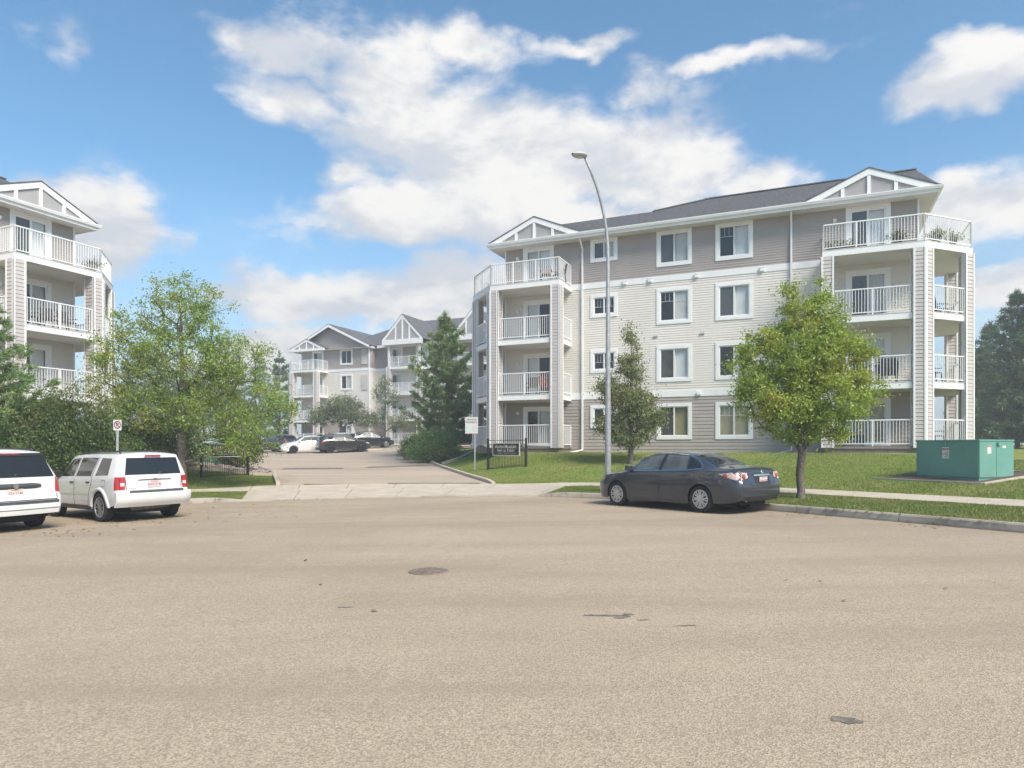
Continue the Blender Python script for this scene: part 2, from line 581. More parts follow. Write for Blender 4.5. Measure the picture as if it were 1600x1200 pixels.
XR_Y = [20, 22, 26.9, 30.8, 39.2, 47, 53.8, 57.6, 58.4, 60, 62, 64.5, 68, 71.5, 75]
XR_X = [.9, .25, -.81, -2.02, -4.41, -6.2, -7.97, -8.7, -8.0, 1.0, 4.0, 1.5, -7.0, -15.5, -26]
XL_Y = [20, 22.5, 25.5, 32.8, 36.5, 39, 41.5, 75]
XL_X = [-8.6, -8.35, -8.67, -11.4, -13.4, -17, -24, -60]
def xr(y): return np.interp(y, XR_Y, XR_X)
def xl(y): return np.interp(y, XL_Y, XL_X)
def sst(v):
    v = np.clip(v, 0, 1); return v * v * (3 - 2 * v)

def street_z(x): return .0146 * np.clip(x, -30, 30)
def drive_z(x, y, D):
    zs = street_z(x)
    z = .17 + .0345 * (np.clip(y, 0, 58) - 27) + .035 * np.clip(y - 58, 0, 17)
    z = z + np.clip((y - 46) / 14, 0, 1) * np.clip(.03 * (x + 16), -.2, .45)
    a = np.clip(D / 4.4, 0, 1)
    return np.where(D < 4.4, (zs + .03) * (1 - a) + z * a, z)

UU = np.array([.9166, -.3998])                      # along the right building's facade
def G(x, y, D=None, under=False):
    x = np.atleast_1d(np.asarray(x, float)); y = np.atleast_1d(np.asarray(y, float))
    if D is None:
        D = Dist(x, y)
    zs = street_z(x)
    base = zs + .15 + .018 * np.clip(D, 0, 4.4)
    Dp = np.clip(D - 4.4, 0, None)
    B = np.clip(-.3998 * (x - 2.29) - .9166 * (y - 33), 0, None)
    r = Dp / (Dp + B + 1e-6)
    far = np.clip((y - 42) * .017, 0, .62)
    zr = base + (1.40 + far - base) * (r * .75 + .25 * sst(r))
    BL = np.clip(.914 * (x + 18.3) - .405 * (y - 30.5), 0, None)
    zl_ = base + (1.0 - base) * np.clip(Dp / (Dp + BL + 1e-6), 0, 1) + np.clip((y - 45) * .02, 0, .8)
    right = sst((x + 6) / 4)
    lawn = zr * right + zl_ * (1 - right)
    zd = drive_z(x, y, D)
    dr = np.where(y < 80, np.maximum(x - xr(y), xl(y) - x), 50)
    k = sst(dr / 3.2)
    z = zd * (1 - k) + np.maximum(lawn, zd * .0 + lawn) * k
    if under:
        z = z - .10 * (1 - sst((dr + .25) / .25)) * (D > 4.2)
    z = np.where(D <= 0, zs, z)
    return z

def gz(x, y):
    return float(G(x, y)[0])

def at(px, py, dmin=3.0, dmax=110.0):
    """the ground point that a photo pixel looks at"""
    lo, hi = dmin, dmax
    for it in range(3):
        d = np.linspace(lo, hi, 90 if it == 0 else 40)
        x = (px - 800) / F * d; z = CAMZ + (700 - py) / F * d
        g = G(x, d)
        i = int(np.argmax(z <= g)) if (z <= g).any() else len(d) - 1
        lo, hi = d[max(0, i - 1)], d[i]
    return Vector((float(x[i]), float(d[i]), float(g[i])))
def px_at(px, d):
    x = (px - 800) / F * d
    return Vector((x, d, gz(x, d)))

# ---- street: one plane that tilts gently with x
t_all = np.concatenate([CURB, [[120, -160], [-120, -160]]])
mb = MB()
inner = [(x - n[0] * -.06, y - n[1] * -.06) for (x, y), n in zip(CURB, NOR)]
outer = [(70, -110), (-100, -110)]
pl = inner + outer
mb.add([(x, y, .0146 * x) for x, y in pl], [tuple(range(len(pl) - 1, -1, -1))])
street = mb.build('street', ASPHALT)
street['kind'] = 'structure'

# ---- ground: lawns as strips parallel to the curb, out to the horizon
TT = np.concatenate([np.linspace(ARC[0], arc_at_x(-24), 24, endpoint=False), np.arange(arc_at_x(-24), arc_at_x(14), .3), np.linspace(arc_at_x(14), ARC[-1], 30)])
DD = np.concatenate([[.04, .16], np.arange(.4, 16, .3), np.arange(16, 60, 1.0), [64, 70, 80, 100, 140, 220, 400, 800]])
Tg, Dg = np.meshgrid(TT, DD)
gx, gy = cpos(Tg, Dg)
gzv = G(gx, gy, Dg, under=True) - .004
gzv = np.where(Dg < .1, street_z(gx) - .05, gzv)
nt, nd = len(TT), len(DD)
idx = np.arange(nt * nd).reshape(nd, nt)
fq = np.stack([idx[:-1, :-1], idx[:-1, 1:], idx[1:, 1:], idx[1:, :-1]], -1).reshape(-1, 4)
ground = fast_mesh('ground', np.stack([gx, gy, gzv], -1).reshape(-1, 3), fq, GRASS, smooth=True)
ground['kind'] = 'structure'

# ---- driveway and parking lot
rows = np.concatenate([np.arange(24.5, 40, .5), np.arange(40, 75, 1.0)])
ncx = 26
vx = []; 
for y in rows:
    a, b = float(xl(y)), float(xr(y))
    u = np.linspace(0, 1, ncx)
    vx.append(np.stack([a + (b - a) * u, np.full(ncx, y)], 1))
vx = np.array(vx)
Dv = Dist(vx[..., 0], vx[..., 1])
# the first rows start behind the sidewalk
vz = drive_z(vx[..., 0], vx[..., 1], Dv) + .006
keep = Dv > 4.25
ids = np.arange(vx.shape[0] * ncx).reshape(-1, ncx)
q = np.stack([ids[:-1, :-1], ids[:-1, 1:], ids[1:, 1:], ids[1:, :-1]], -1).reshape(-1, 4)
q = q[keep.reshape(-1)[q].all(1)]
driveway = fast_mesh('driveway', np.concatenate([vx, vz[..., None]], -1).reshape(-1, 3), q, ASPHALT2, smooth=True)
driveway['kind'] = 'structure'

# ---- concrete pieces laid along the curb: sidewalk slabs, apron slabs, curb sections
def slab_piece(name, t0, t1, D0, D1, parent, m, lift=.012, thick=.10, nt_=4, nd_=2, gap=.010):
    t0 += gap; t1 -= gap
    b = MB()
    def top(u, v):
        x, y = cpos(t0 + (t1 - t0) * u, D0 + gap + (D1 - D0 - 2 * gap) * v)
        return (float(x), float(y), gz(x, y) + lift)
    b.grid(top, nt_, nd_)
    n = nt_ + 1
    ring = [i for i in range(n)] + [j * n + nt_ for j in range(1, nd_ + 1)] + [nd_ * n + i for i in range(nt_ - 1, -1, -1)] + [j * n for j in range(nd_ - 1, 0, -1)]
    o = len(b.v)
    for i in ring:
        x, y, z = b.v[i]; b.v.append((x, y, z - thick))
    for k in range(len(ring)):
        k2 = (k + 1) % len(ring)
        b.f.append((ring[k2], ring[k], o + k, o + k2))
    return b.build(name, m, parent)

sidewalk = MB().grid(lambda u, v: (lambda p: (float(p[0]), float(p[1]), gz(p[0], p[1]) - .03))(cpos(arc_at_x(-26) + (arc_at_x(22) - arc_at_x(-26)) * u, 2.95 + 1.40 * v)), 60, 1).build('sidewalk', MULCH)
sidewalk['kind'] = 'structure'
T0, T1 = arc_at_x(-24), arc_at_x(20)
t = T0
while t < T1:
    slab_piece('slab', t, t + 1.5, 2.9, 4.4, sidewalk, CONC)
    t += 1.5
apron = MB().grid(lambda u, v: (lambda p: (float(p[0]), float(p[1]), gz(p[0], p[1]) - .03))(cpos(arc_at_x(-8.6) + (arc_at_x(.8) - arc_at_x(-8.6)) * u, .05 + 2.8 * v)), 40, 2).build('driveway_apron', CONC)
apron['kind'] = 'structure'
TA, TB = arc_at_x(-8.7), arc_at_x(.9)
na = 6
for i in range(na):
    slab_piece('slab', TA + (TB - TA) * i / na, TA + (TB - TA) * (i + 1) / na, .02, 2.9, apron, CONC, lift=.03, nt_=8, nd_=5)

def curb_h(x):
    """height of the curb top over the street: dropped across the driveway"""
    a = sst((x + 9.6) / 1.3); b = sst((x - .3) / 1.5)
    return .035 + .125 * max(1 - a, b)
curb = MB()
ts = np.arange(arc_at_x(-26), arc_at_x(24), .5)
curb.grid(lambda u, v: (lambda p: (float(p[0]), float(p[1]), float(street_z(p[0])) - .02))(cpos(ts[0] + (ts[-1] - ts[0]) * u, .02 + .12 * v)), 90, 1)
curb = curb.build('curb', CONC_CURB)
curb['kind'] = 'structure'
def curb_piece(t0, t1):
    b = MB()
    n = 8
    prof = [(-.03, -.06), (-.02, .25), (.012, .82), (.045, 1.0), (.185, 1.0), (.19, -.06)]
    for i in range(n + 1):
        tt = t0 + .008 + (t1 - t0 - .016) * i / n
        for dd, hh in prof:
            x, y = cpos(tt, dd)
            x = float(x); y = float(y)
            z = float(street_z(x)) + (hh * curb_h(x) if hh > 0 else -.06)
            b.v.append((x, y, z))
    k = len(prof)
    for i in range(n):
        for j in range(k - 1):
            a = i * k + j
            b.f.append((a, a + k, a + k + 1, a + 1))
    b.f.append(tuple(range(k))); b.f.append(tuple(n * k + j for j in range(k - 1, -1, -1)))
    return b.build('curb_section', CONC_CURB, curb)
t = arc_at_x(-25)
while t < arc_at_x(22):
    curb_piece(t, t + 2.4)
    t += 2.4

# ---- curbs of the driveway
def drive_curb(name, pts, side, label):
    b = MB()
    P = catmull(pts, .8)
    root = None
    tg = np.gradient(P, axis=0); tg /= np.linalg.norm(tg, axis=1)[:, None]
    nr = np.stack([tg[:, 1], -tg[:, 0]], 1) * side
    root = empty(name, (0, 0, 0))
    root['kind'] = 'structure'
    n = 0
    while n < len(P) - 1:
        e = min(n + 4, len(P) - 1)
        b = MB()
        prof = [(0, -.12), (.01, .12), (.03, .14), (.16, .14), (.17, -.12)]
        for i in range(n, e + 1):
            end = 1.0
            if i == 0: end = .62
            for dd, hh in prof:
                x, y = P[i] + nr[i] * dd
                z0 = float(drive_z(np.array([P[i][0]]), np.array([P[i][1]]), Dist(P[i][0], P[i][1]))[0])
                b.v.append((x, y, z0 + (hh * end if hh > 0 else hh)))
        k = 5
        for i in range(e - n):
            for j in range(k - 1):
                a = i * k + j
                b.f.append((a, a + k, a + k + 1, a + 1) if side > 0 else (a, a + 1, a + k + 1, a + k))
        b.f.append(tuple(range(k))); b.f.append(tuple((e - n) * k + j for j in range(k)))
        b.build('curb_section', CONC, root)
        n = e
    return root
drive_curb('driveway_curb', [(-.81, 26.95), (-1.3, 28.6), (-2.02, 30.8), (-3.1, 34.5), (-4.41, 39.2), (-6.2, 47), (-7.97, 53.8), (-8.7, 57.4)], 1, '')
drive_curb('driveway_curb', [(-8.95, 26.4), (-10.1, 29.4), (-11.4, 32.8), (-13.4, 36.5)], -1, '')

# ---- asphalt humps across the driveway, patches and the manhole in the street
def hump(p0, p1, wdt, h):
    p0 = Vector(p0); p1 = Vector(p1)
    d = p1 - p0
    nn = Vector((-d.y, d.x, 0)).normalized()
    def fn(u, v):
        p = p0 + d * u + nn * (v - .5) * wdt
        e = min(1, u / .06, (1 - u) / .06)
        z = float(drive_z(np.array([p.x]), np.array([p.y]), np.array([9.0]))[0])
        return (p.x, p.y, z + .008 + h * (1 - (2 * v - 1) ** 2) * e)
    return MB().grid(fn, 24, 8).build('speed_hump', mat('hump_asphalt', (.17, .155, .135), .95, .2, 4, .6, 60), driveway, True)
a = at(572, 731); b_ = at(668, 727.5)
hump((a.x, a.y, 0), (b_.x, b_.y, 0), .9, .05)
a = at(440, 733); b_ = at(536, 732.5)
hump((a.x, a.y, 0), (b_.x, b_.y, 0), .9, .05)

def patch(name, cx, cy, rx, ry, m, lift=.004, n=26, rough=.3, parent=street, ang=0.0):
    rr = np.random.default_rng(int(abs(cx * 100 + cy * 10)))
    b = MB()
    ph = rr.uniform(0, 6.28, 5)
    pts = []
    for k in range(n):
        t_ = 2 * math.pi * k / n
        f = 1 + rough * (.5 * math.sin(2 * t_ + ph[0]) + .3 * math.sin(5 * t_ + ph[1]) + .25 * math.sin(9 * t_ + ph[2]))
        dx, dy = rx * f * math.cos(t_), ry * f * math.sin(t_)
        x = cx + dx * math.cos(ang) - dy * math.sin(ang); y = cy + dx * math.sin(ang) + dy * math.cos(ang)
        pts.append((x, y, .0146 * x + lift))
    b.add(pts, [tuple(range(n))])
    return b.build(name, m, parent)
TAR = mat('tar', (.17, .15, .125), .8, .3, 14, .3, 60)
PATCH = mat('patch_asphalt', (.255, .205, .155), .95, .16, 18, .7, 70, c2=(.19, .155, .12))
m_ = at(670, 893)
mh = MB()
mh.lathe([(.0, .012), (.25, .012), (.262, .006), (.262, -.02)], 32)
for i in range(-3, 4):
    for j in range(-3, 4):
        if math.hypot(i, j) < 3.3:
            mh.box(i * .066 - .02, i * .066 + .02, j * .066 - .02, j * .066 + .02, .011, .017)
mh = mh.build('manhole_cover', mat('manhole_iron', (.21, .165, .13), .8, .25, 12, .3, 40, metal=.15), loc=(m_.x, m_.y, m_.z))
tag(mh, 'round rusty brown manhole cover set flush in the street', 'manhole cover')
for (px, py, rx, ry, ang) in ((945, 962, .17, .035, -.1), (972, 964, .07, .06, .3), (982, 960, .05, .02, 0), (1005, 969, .06, .012, 0), (1072, 978, .09, .012, 0), (1322, 1126, .085, .045, 0), (540, 949, .10, .015, 0)):
    p = at(px, py)
    patch('tar_patch', p.x, p.y, rx, ry, TAR, .004, 22, .55, ang=ang)

# ---- mulch beds with edging
def bed(name, poly, m, lift=.03):
    pts = []
    for (x, y) in poly:
        pts.append((x, y, gz(x, y) + lift))
    n = len(pts)
    cx = sum(p[0] for p in pts) / n; cy = sum(p[1] for p in pts) / n
    b = MB()
    rings = 6
    b.v.append((cx, cy, gz(cx, cy) + lift + .05))
    for k in range(1, rings + 1):
        f = k / rings
        for p in pts:
            x = cx + (p[0] - cx) * f; y = cy + (p[1] - cy) * f
            b.v.append((x, y, gz(x, y) + lift + .05 * (1 - f)))
    for i in range(n):
        b.f.append((0, 1 + i, 1 + (i + 1) % n))
    for k in range(rings - 1):
        for i in range(n):
            a0 = 1 + k * n
            b.f.append((a0 + i, a0 + n + i, a0 + n + (i + 1) % n, a0 + (i + 1) % n))
    o = b.build(name, m, None, True)
    o['kind'] = 'structure'
    return o
def edging(pts, parent, wdt=.12, h=.08):
    for p, q_ in zip(pts[:-1], pts[1:]):
        L_ = math.dist(p, q_)
        k = max(1, round(L_ / 1.0))
        for i in range(k):
            a = [p[0] + (q_[0] - p[0]) * i / k, p[1] + (q_[1] - p[1]) * i / k]
            c = [p[0] + (q_[0] - p[0]) * (i + .985) / k, p[1] + (q_[1] - p[1]) * (i + .985) / k]
            MB().bar((a[0], a[1], gz(*a) + h * .3), (c[0], c[1], gz(*c) + h * .3), wdt, h).build('edging_block', CONC, parent)

# ================================================================== BUILDINGS
def clap(b, p0, p1, z0, z1, openings=(), lap=.115, proud=.02):
    """lapped siding from p0 to p1 (plan), facing right of the walking direction; openings: (a0,a1,z0,z1) along the wall"""
    p0 = Vector((*p0, 0)); p1 = Vector((*p1, 0))
    L_ = (p1 - p0).length
    d = (p1 - p0).normalized(); n = Vector((d.y, -d.x, 0))
    k = max(1, round((z1 - z0) / lap))
    for i in range(k):
        za = z0 + (z1 - z0) * i / k; zb = z0 + (z1 - z0) * (i + 1) / k
        zm = (za + zb) / 2
        cuts = sorted((max(0, o[0]), min(L_, o[1])) for o in openings if o[2] <= zm <= o[3] and o[1] > 0 and o[0] < L_)
        a = 0.0; spans = []
        for c0, c1 in cuts:
            if c0 > a: spans.append((a, c0))
            a = max(a, c1)
        if a < L_: spans.append((a, L_))
        for s0, s1 in spans:
            A = p0 + d * s0; B = p0 + d * s1
            q = n * proud
            vs = [A + q, B + q, B, A, A, B]
            zz = [za, za, zb, zb, za, za]
            b.add([(v.x, v.y, z) for v, z in zip(vs, zz)], [(0, 1, 2, 3), (4, 5, 1, 0)])
    return b

def pleats(b, x0, x1, y, z0, z1, wave=.09, depth=.03):
    n = max(4, int((x1 - x0) / wave) * 2)
    def fn(u, v):
        i = round(u * n)
        return (x0 + (x1 - x0) * u, y + (depth if i % 2 else 0), z0 + (z1 - z0) * v)
    return b.grid(fn, n, 1)

def window(root, x0, x1, z0, z1, y=0.0, trim=.16, left='screen', right='blind', name='window', grille=False, door=False):
    """outer trim rectangle on a wall facing -y; the glazing sits back behind the trim"""
    b = MB()
    yo = y - .05
    t = trim
    tb = 0.10 if door else t
    b.box(x0, x1, yo, y + .02, z1 - t, z1); b.box(x0, x1, yo, y + .02, z0, z0 + tb)
    b.box(x0, x0 + t, yo + .003, y + .02, z0 + tb, z1 - t); b.box(x1 - t, x1, yo + .003, y + .02, z0 + tb, z1 - t)
    ix0, ix1, iz0, iz1 = x0 + t, x1 - t, z0 + tb, z1 - t
    s = .05 if not door else .075
    ys = y - .012; ye = y + .05
    b.box(ix0, ix1, ys, ye, iz0, iz0 + s); b.box(ix0, ix1, ys, ye, iz1 - s, iz1)
    b.box(ix0, ix0 + s, ys, ye, iz0 + s, iz1 - s); b.box(ix1 - s, ix1, ys, ye, iz0 + s, iz1 - s)
    xm = (ix0 + ix1) / 2
    b.box(xm - s * .55, xm + s * .55, ys - .006, ye, iz0 + s, iz1 - s)
    w = b.build(name, WHITE, root)
    yg = y + .025
    for (a, c, what) in ((ix0 + s, xm - s * .55, left), (xm + s * .55, ix1 - s, right)):
        MB().add([(a - .01, yg, iz0 + s - .01), (c + .01, yg, iz0 + s - .01), (c + .01, yg, iz1 - s + .01), (a - .01, yg, iz1 - s + .01)], [(0, 1, 2, 3)]).build('pane', GLASS, w)
        if what == 'blind':
            pleats(MB(), a, c, yg + .09, iz0, iz1, .085, .02).build('vertical_blind', BLIND, w)
        elif what == 'drape':
            pleats(MB(), a, c, yg + .09, iz0, iz1, .13, .05).build('curtain', DRAPE, w, True)
        elif what == 'tan':
            pleats(MB(), a, c, yg + .09, iz0, iz1, .13, .05).build('curtain', TANDRAPE, w, True)
        elif what == 'screen':
            MB().box(a, c, yg + .012, yg + .016, iz0 + s, iz1 - s).build('insect_screen', SCREEN_MAT, w)
            pleats(MB(), a, c, yg + .10, iz0, iz1, .085, .02).build('vertical_blind', BLIND, w)
        elif what == 'shade':
            MB().box(a, c, yg + .05, yg + .055, iz0 + (iz1 - iz0) * random.choice((0, .0, .35)), iz1).build('roller_shade', BLIND, w)
        if grille and what != 'drape':
            g = MB()
            for k in (1, 2):
                xx = a + (c - a) * k / 3
                g.box(xx - .008, xx + .008, yg + .018, yg + .024, iz1 - s - .42, iz1 - s)
            g.box(a, c, yg + .018, yg + .024, iz1 - s - .43, iz1 - s - .41)
            g.build('grille', WHITE, w)
    # the room behind
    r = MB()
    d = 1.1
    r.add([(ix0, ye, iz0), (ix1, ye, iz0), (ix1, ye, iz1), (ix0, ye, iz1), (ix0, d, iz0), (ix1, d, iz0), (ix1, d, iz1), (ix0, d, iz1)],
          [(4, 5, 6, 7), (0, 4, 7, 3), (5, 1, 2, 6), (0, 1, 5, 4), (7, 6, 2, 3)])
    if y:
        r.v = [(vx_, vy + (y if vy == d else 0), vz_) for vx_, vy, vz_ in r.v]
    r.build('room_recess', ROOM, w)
    return w

def screen_material():
    m = bpy.data.materials.new('insect_screen_mesh')
    m.use_nodes = True
    t = NT(m.node_tree)
    b = t.n['Principled BSDF']
    co = t.new('ShaderNodeTexCoord').outputs['Object']
    t.link(t.mix(t.noise(co, 3, 2, .5), (.10, .10, .10), (.14, .135, .13)), b.inputs['Base Color'])
    b.inputs['Roughness'].default_value = .8
    b.inputs['Alpha'].default_value = .58
    return m
SCREEN_MAT = screen_material()

def rail(root, pts, z, h=1.06, post=1.25, name='railing', end=(True, True)):
    """top and bottom rails with posts along a polyline, its pickets as a joined sub-part"""
    b = MB(); k = MB()
    for i, (p, q) in enumerate(zip(pts[:-1], pts[1:])):
        a = Vector((*p, 0)); c = Vector((*q, 0)); d = c - a
        L_ = d.length
        b.bar(a + Vector((0, 0, z + h)), c + Vector((0, 0, z + h)), .055, .045)
        b.bar(a + Vector((0, 0, z + .10)), c + Vector((0, 0, z + .10)), .035, .035)
        n = max(1, round(L_ / post))
        for j in range(n + 1):
            o = a + d * (j / n)
            b.box(o.x - .024, o.x + .024, o.y - .024, o.y + .024, z, z + h)
        m_n = max(2, round(L_ / .112))
        for j in range(1, m_n):
            o = a + d * (j / m_n)
            k.bar(o + Vector((0, 0, z + .10)), o + Vector((0, 0, z + h)), .019, .019)
    r = b.build(name, RAIL, root)
    kk = k.build('balusters', RAIL, r)
    kk['kind'] = 'stuff'
    return r

def column(root, poly, z0, z1, lap=.155, name='column', m=None):
    """a clad post: lapped siding on every face, white corner boards"""
    n = len(poly)
    a = sum(poly[i][0] * poly[(i + 1) % n][1] - poly[(i + 1) % n][0] * poly[i][1] for i in range(n))
    if a < 0: poly = poly[::-1]
    b = MB()
    for i in range(n):
        clap(b, poly[i], poly[(i + 1) % n], z0, z1, (), lap, .018)
    c = b.build(name, m or COLSIDE, root)
    t = MB()
    for i in range(n):
        p = Vector((*poly[i], 0)); q = Vector((*poly[(i + 1) % n], 0)); d = (q - p).normalized(); nn = Vector((d.y, -d.x, 0))
        for (o, e) in ((p, d), (q, -d)):
            w_ = .055
            s0 = o + nn * .032 - e * .012; s1 = o + e * w_ + nn * .032
            i0 = o - e * .012; i1 = o + e * w_
            t.add([(s0.x, s0.y, z0), (s1.x, s1.y, z0), (s1.x, s1.y, z1), (s0.x, s0.y, z1), (i1.x, i1.y, z0), (i1.x, i1.y, z1)], [(0, 1, 2, 3), (1, 4, 5, 2)])
    t.build('corner_board', WHITE, c)
    return c

def wall_lamp(root, x, z, y=0.0):
    b = MB().box(x - .07, x + .07, y - .06, y + .01, z - .07, z + .07).box(x - .05, x + .05, y - .15, y - .06, z - .02, z + .06)
    return b.build('porch_light', WHITE, root)

F1, F2, F3, F4 = 0.0, 2.58, 5.35, 8.13
FLOORS = [F1, F2, F3, F4]
SOF, EAVE = 10.38, 10.63

def gable_truss(root, cx, hw, y, z0, rise, posts=(-1, 0, 1), depth=3.0, pw=.14, rw=.24, over=.10, panel_m=None, poff=1.0):
    """white raking boards over a grey panel with white uprights, and the little shingled roof running back"""
    b = MB()
    s = rise / hw
    # rakes
    for sg in (-1, 1):
        x_out = cx + sg * hw
        kv = rw * math.sqrt(1 + s * s); kh = kv / s
        b.xz([(x_out, z0 - .02), (cx, z0 + rise), (cx, z0 + rise - kv), (x_out - sg * kh, z0 - .02)] if sg > 0 else
             [(x_out, z0 - .02), (x_out - sg * kh, z0 - .02), (cx, z0 + rise - kv), (cx, z0 + rise)], y - .045, y + .03)
    for k in posts:
        x = cx + k * poff
        zt = z0 + (hw - abs(x - cx)) * s - .12
        b.box(x - pw / 2, x + pw / 2, y - .03, y + .02, z0 - .01, zt)
    g = b.build('gable_truss', WHITE, root)
    MB().xz([(cx - hw + .12, z0), (cx + hw - .12, z0), (cx, z0 + rise - .08)], y + .025, y + .06).build('gable_panel', panel_m or GREYPANEL, g)
    r = MB()
    th = .05
    zc = z0 + rise
    for sg in (-1, 1):
        xo = cx + sg * (hw + over); zo = zc - (hw + over) * s
        f = [(cx, zc), (xo, zo), (xo, zo + th), (cx, zc + th)]
        r.xz(f if sg > 0 else f[::-1], y - .07, y + depth)
    r.build('gable_roof', SHINGLE, g)
    return g

def corner_balcony(root, X, mirror, levels=(0, 1, 2, 3), side_len=3.7, skirt=.32):
    """wrap-round corner balcony with a chamfer. X maps the right-hand plan x to the wanted one; P() mirrors the order of points too"""
    def P(pts):
        q = [(X(x), y) for x, y in pts]
        return q[::-1] if mirror else q
    A = [(11.57, 0), (11.57, -1.93), (15.27, -1.93), (17.2, 0), (17.2, side_len), (15.27, side_len), (15.27, 0)]
    def inset(d):
        return [(11.57 + d, 0), (11.57 + d, -1.93 + d), (15.27 - d * .42, -1.93 + d), (17.2 - d, d * .42), (17.2 - d, side_len), (15.27, side_len), (15.27, 0)]
    for lv in levels:
        z = FLOORS[lv]
        if lv == 0:
            MB().prism(P(inset(.02)), -.10, 0).build('balcony_deck', DECK, root)
            MB().prism(P(inset(.08)), -skirt, -.10).build('deck_skirt', DECK, root)
        else:
            i_ = inset(.0 if lv == 3 else .035)
            s = MB().prism(P(i_), z - .27, z - .02).build('balcony_slab', WHITE, root)
            MB().prism(P(inset(.10)), z - .285, z - .27).build('balcony_soffit', SOFFIT, s)
            MB().prism(P(inset(-.015 if lv == 3 else .02)), z - .02, z).build('balcony_deck', SOFFIT, s)
        if lv == 3:
            rail(root, P([(11.63, -.03), (11.63, -1.86), (15.24, -1.86), (17.13, .03), (17.13, side_len)]), z)
        else:
            rail(root, P([(11.64, -.03), (11.64, -1.48)]), z)
            rail(root, P([(12.02, -1.86), (14.84, -1.86)]), z)
            rail(root, P([(15.56, -1.56), (16.86, -.26)]), z)
            rail(root, P([(17.13, .42), (17.13, side_len - .42)]), z)
    ztop = F4 - .27
    o = .03
    column(root, P([(11.57 - o, -1.93 - o), (12.0, -1.93 - o), (12.0, -1.50), (11.57 - o, -1.50)]), -.06, ztop)
    column(root, P([(14.86, -1.93 - o), (15.27 + .01, -1.93 - o), (15.57, -1.65), (15.27, -1.35), (14.86, -1.35)]), -.06, ztop)
    column(root, P([(16.89, -.33), (17.2 + o, -.01), (17.2 + o, .40), (16.80, .40), (16.80, -.24)]), -.06, ztop)
    column(root, P([(16.80, side_len - .4), (17.2 + o, side_len - .4), (17.2 + o, side_len), (16.80, side_len)]), -.06, ztop)

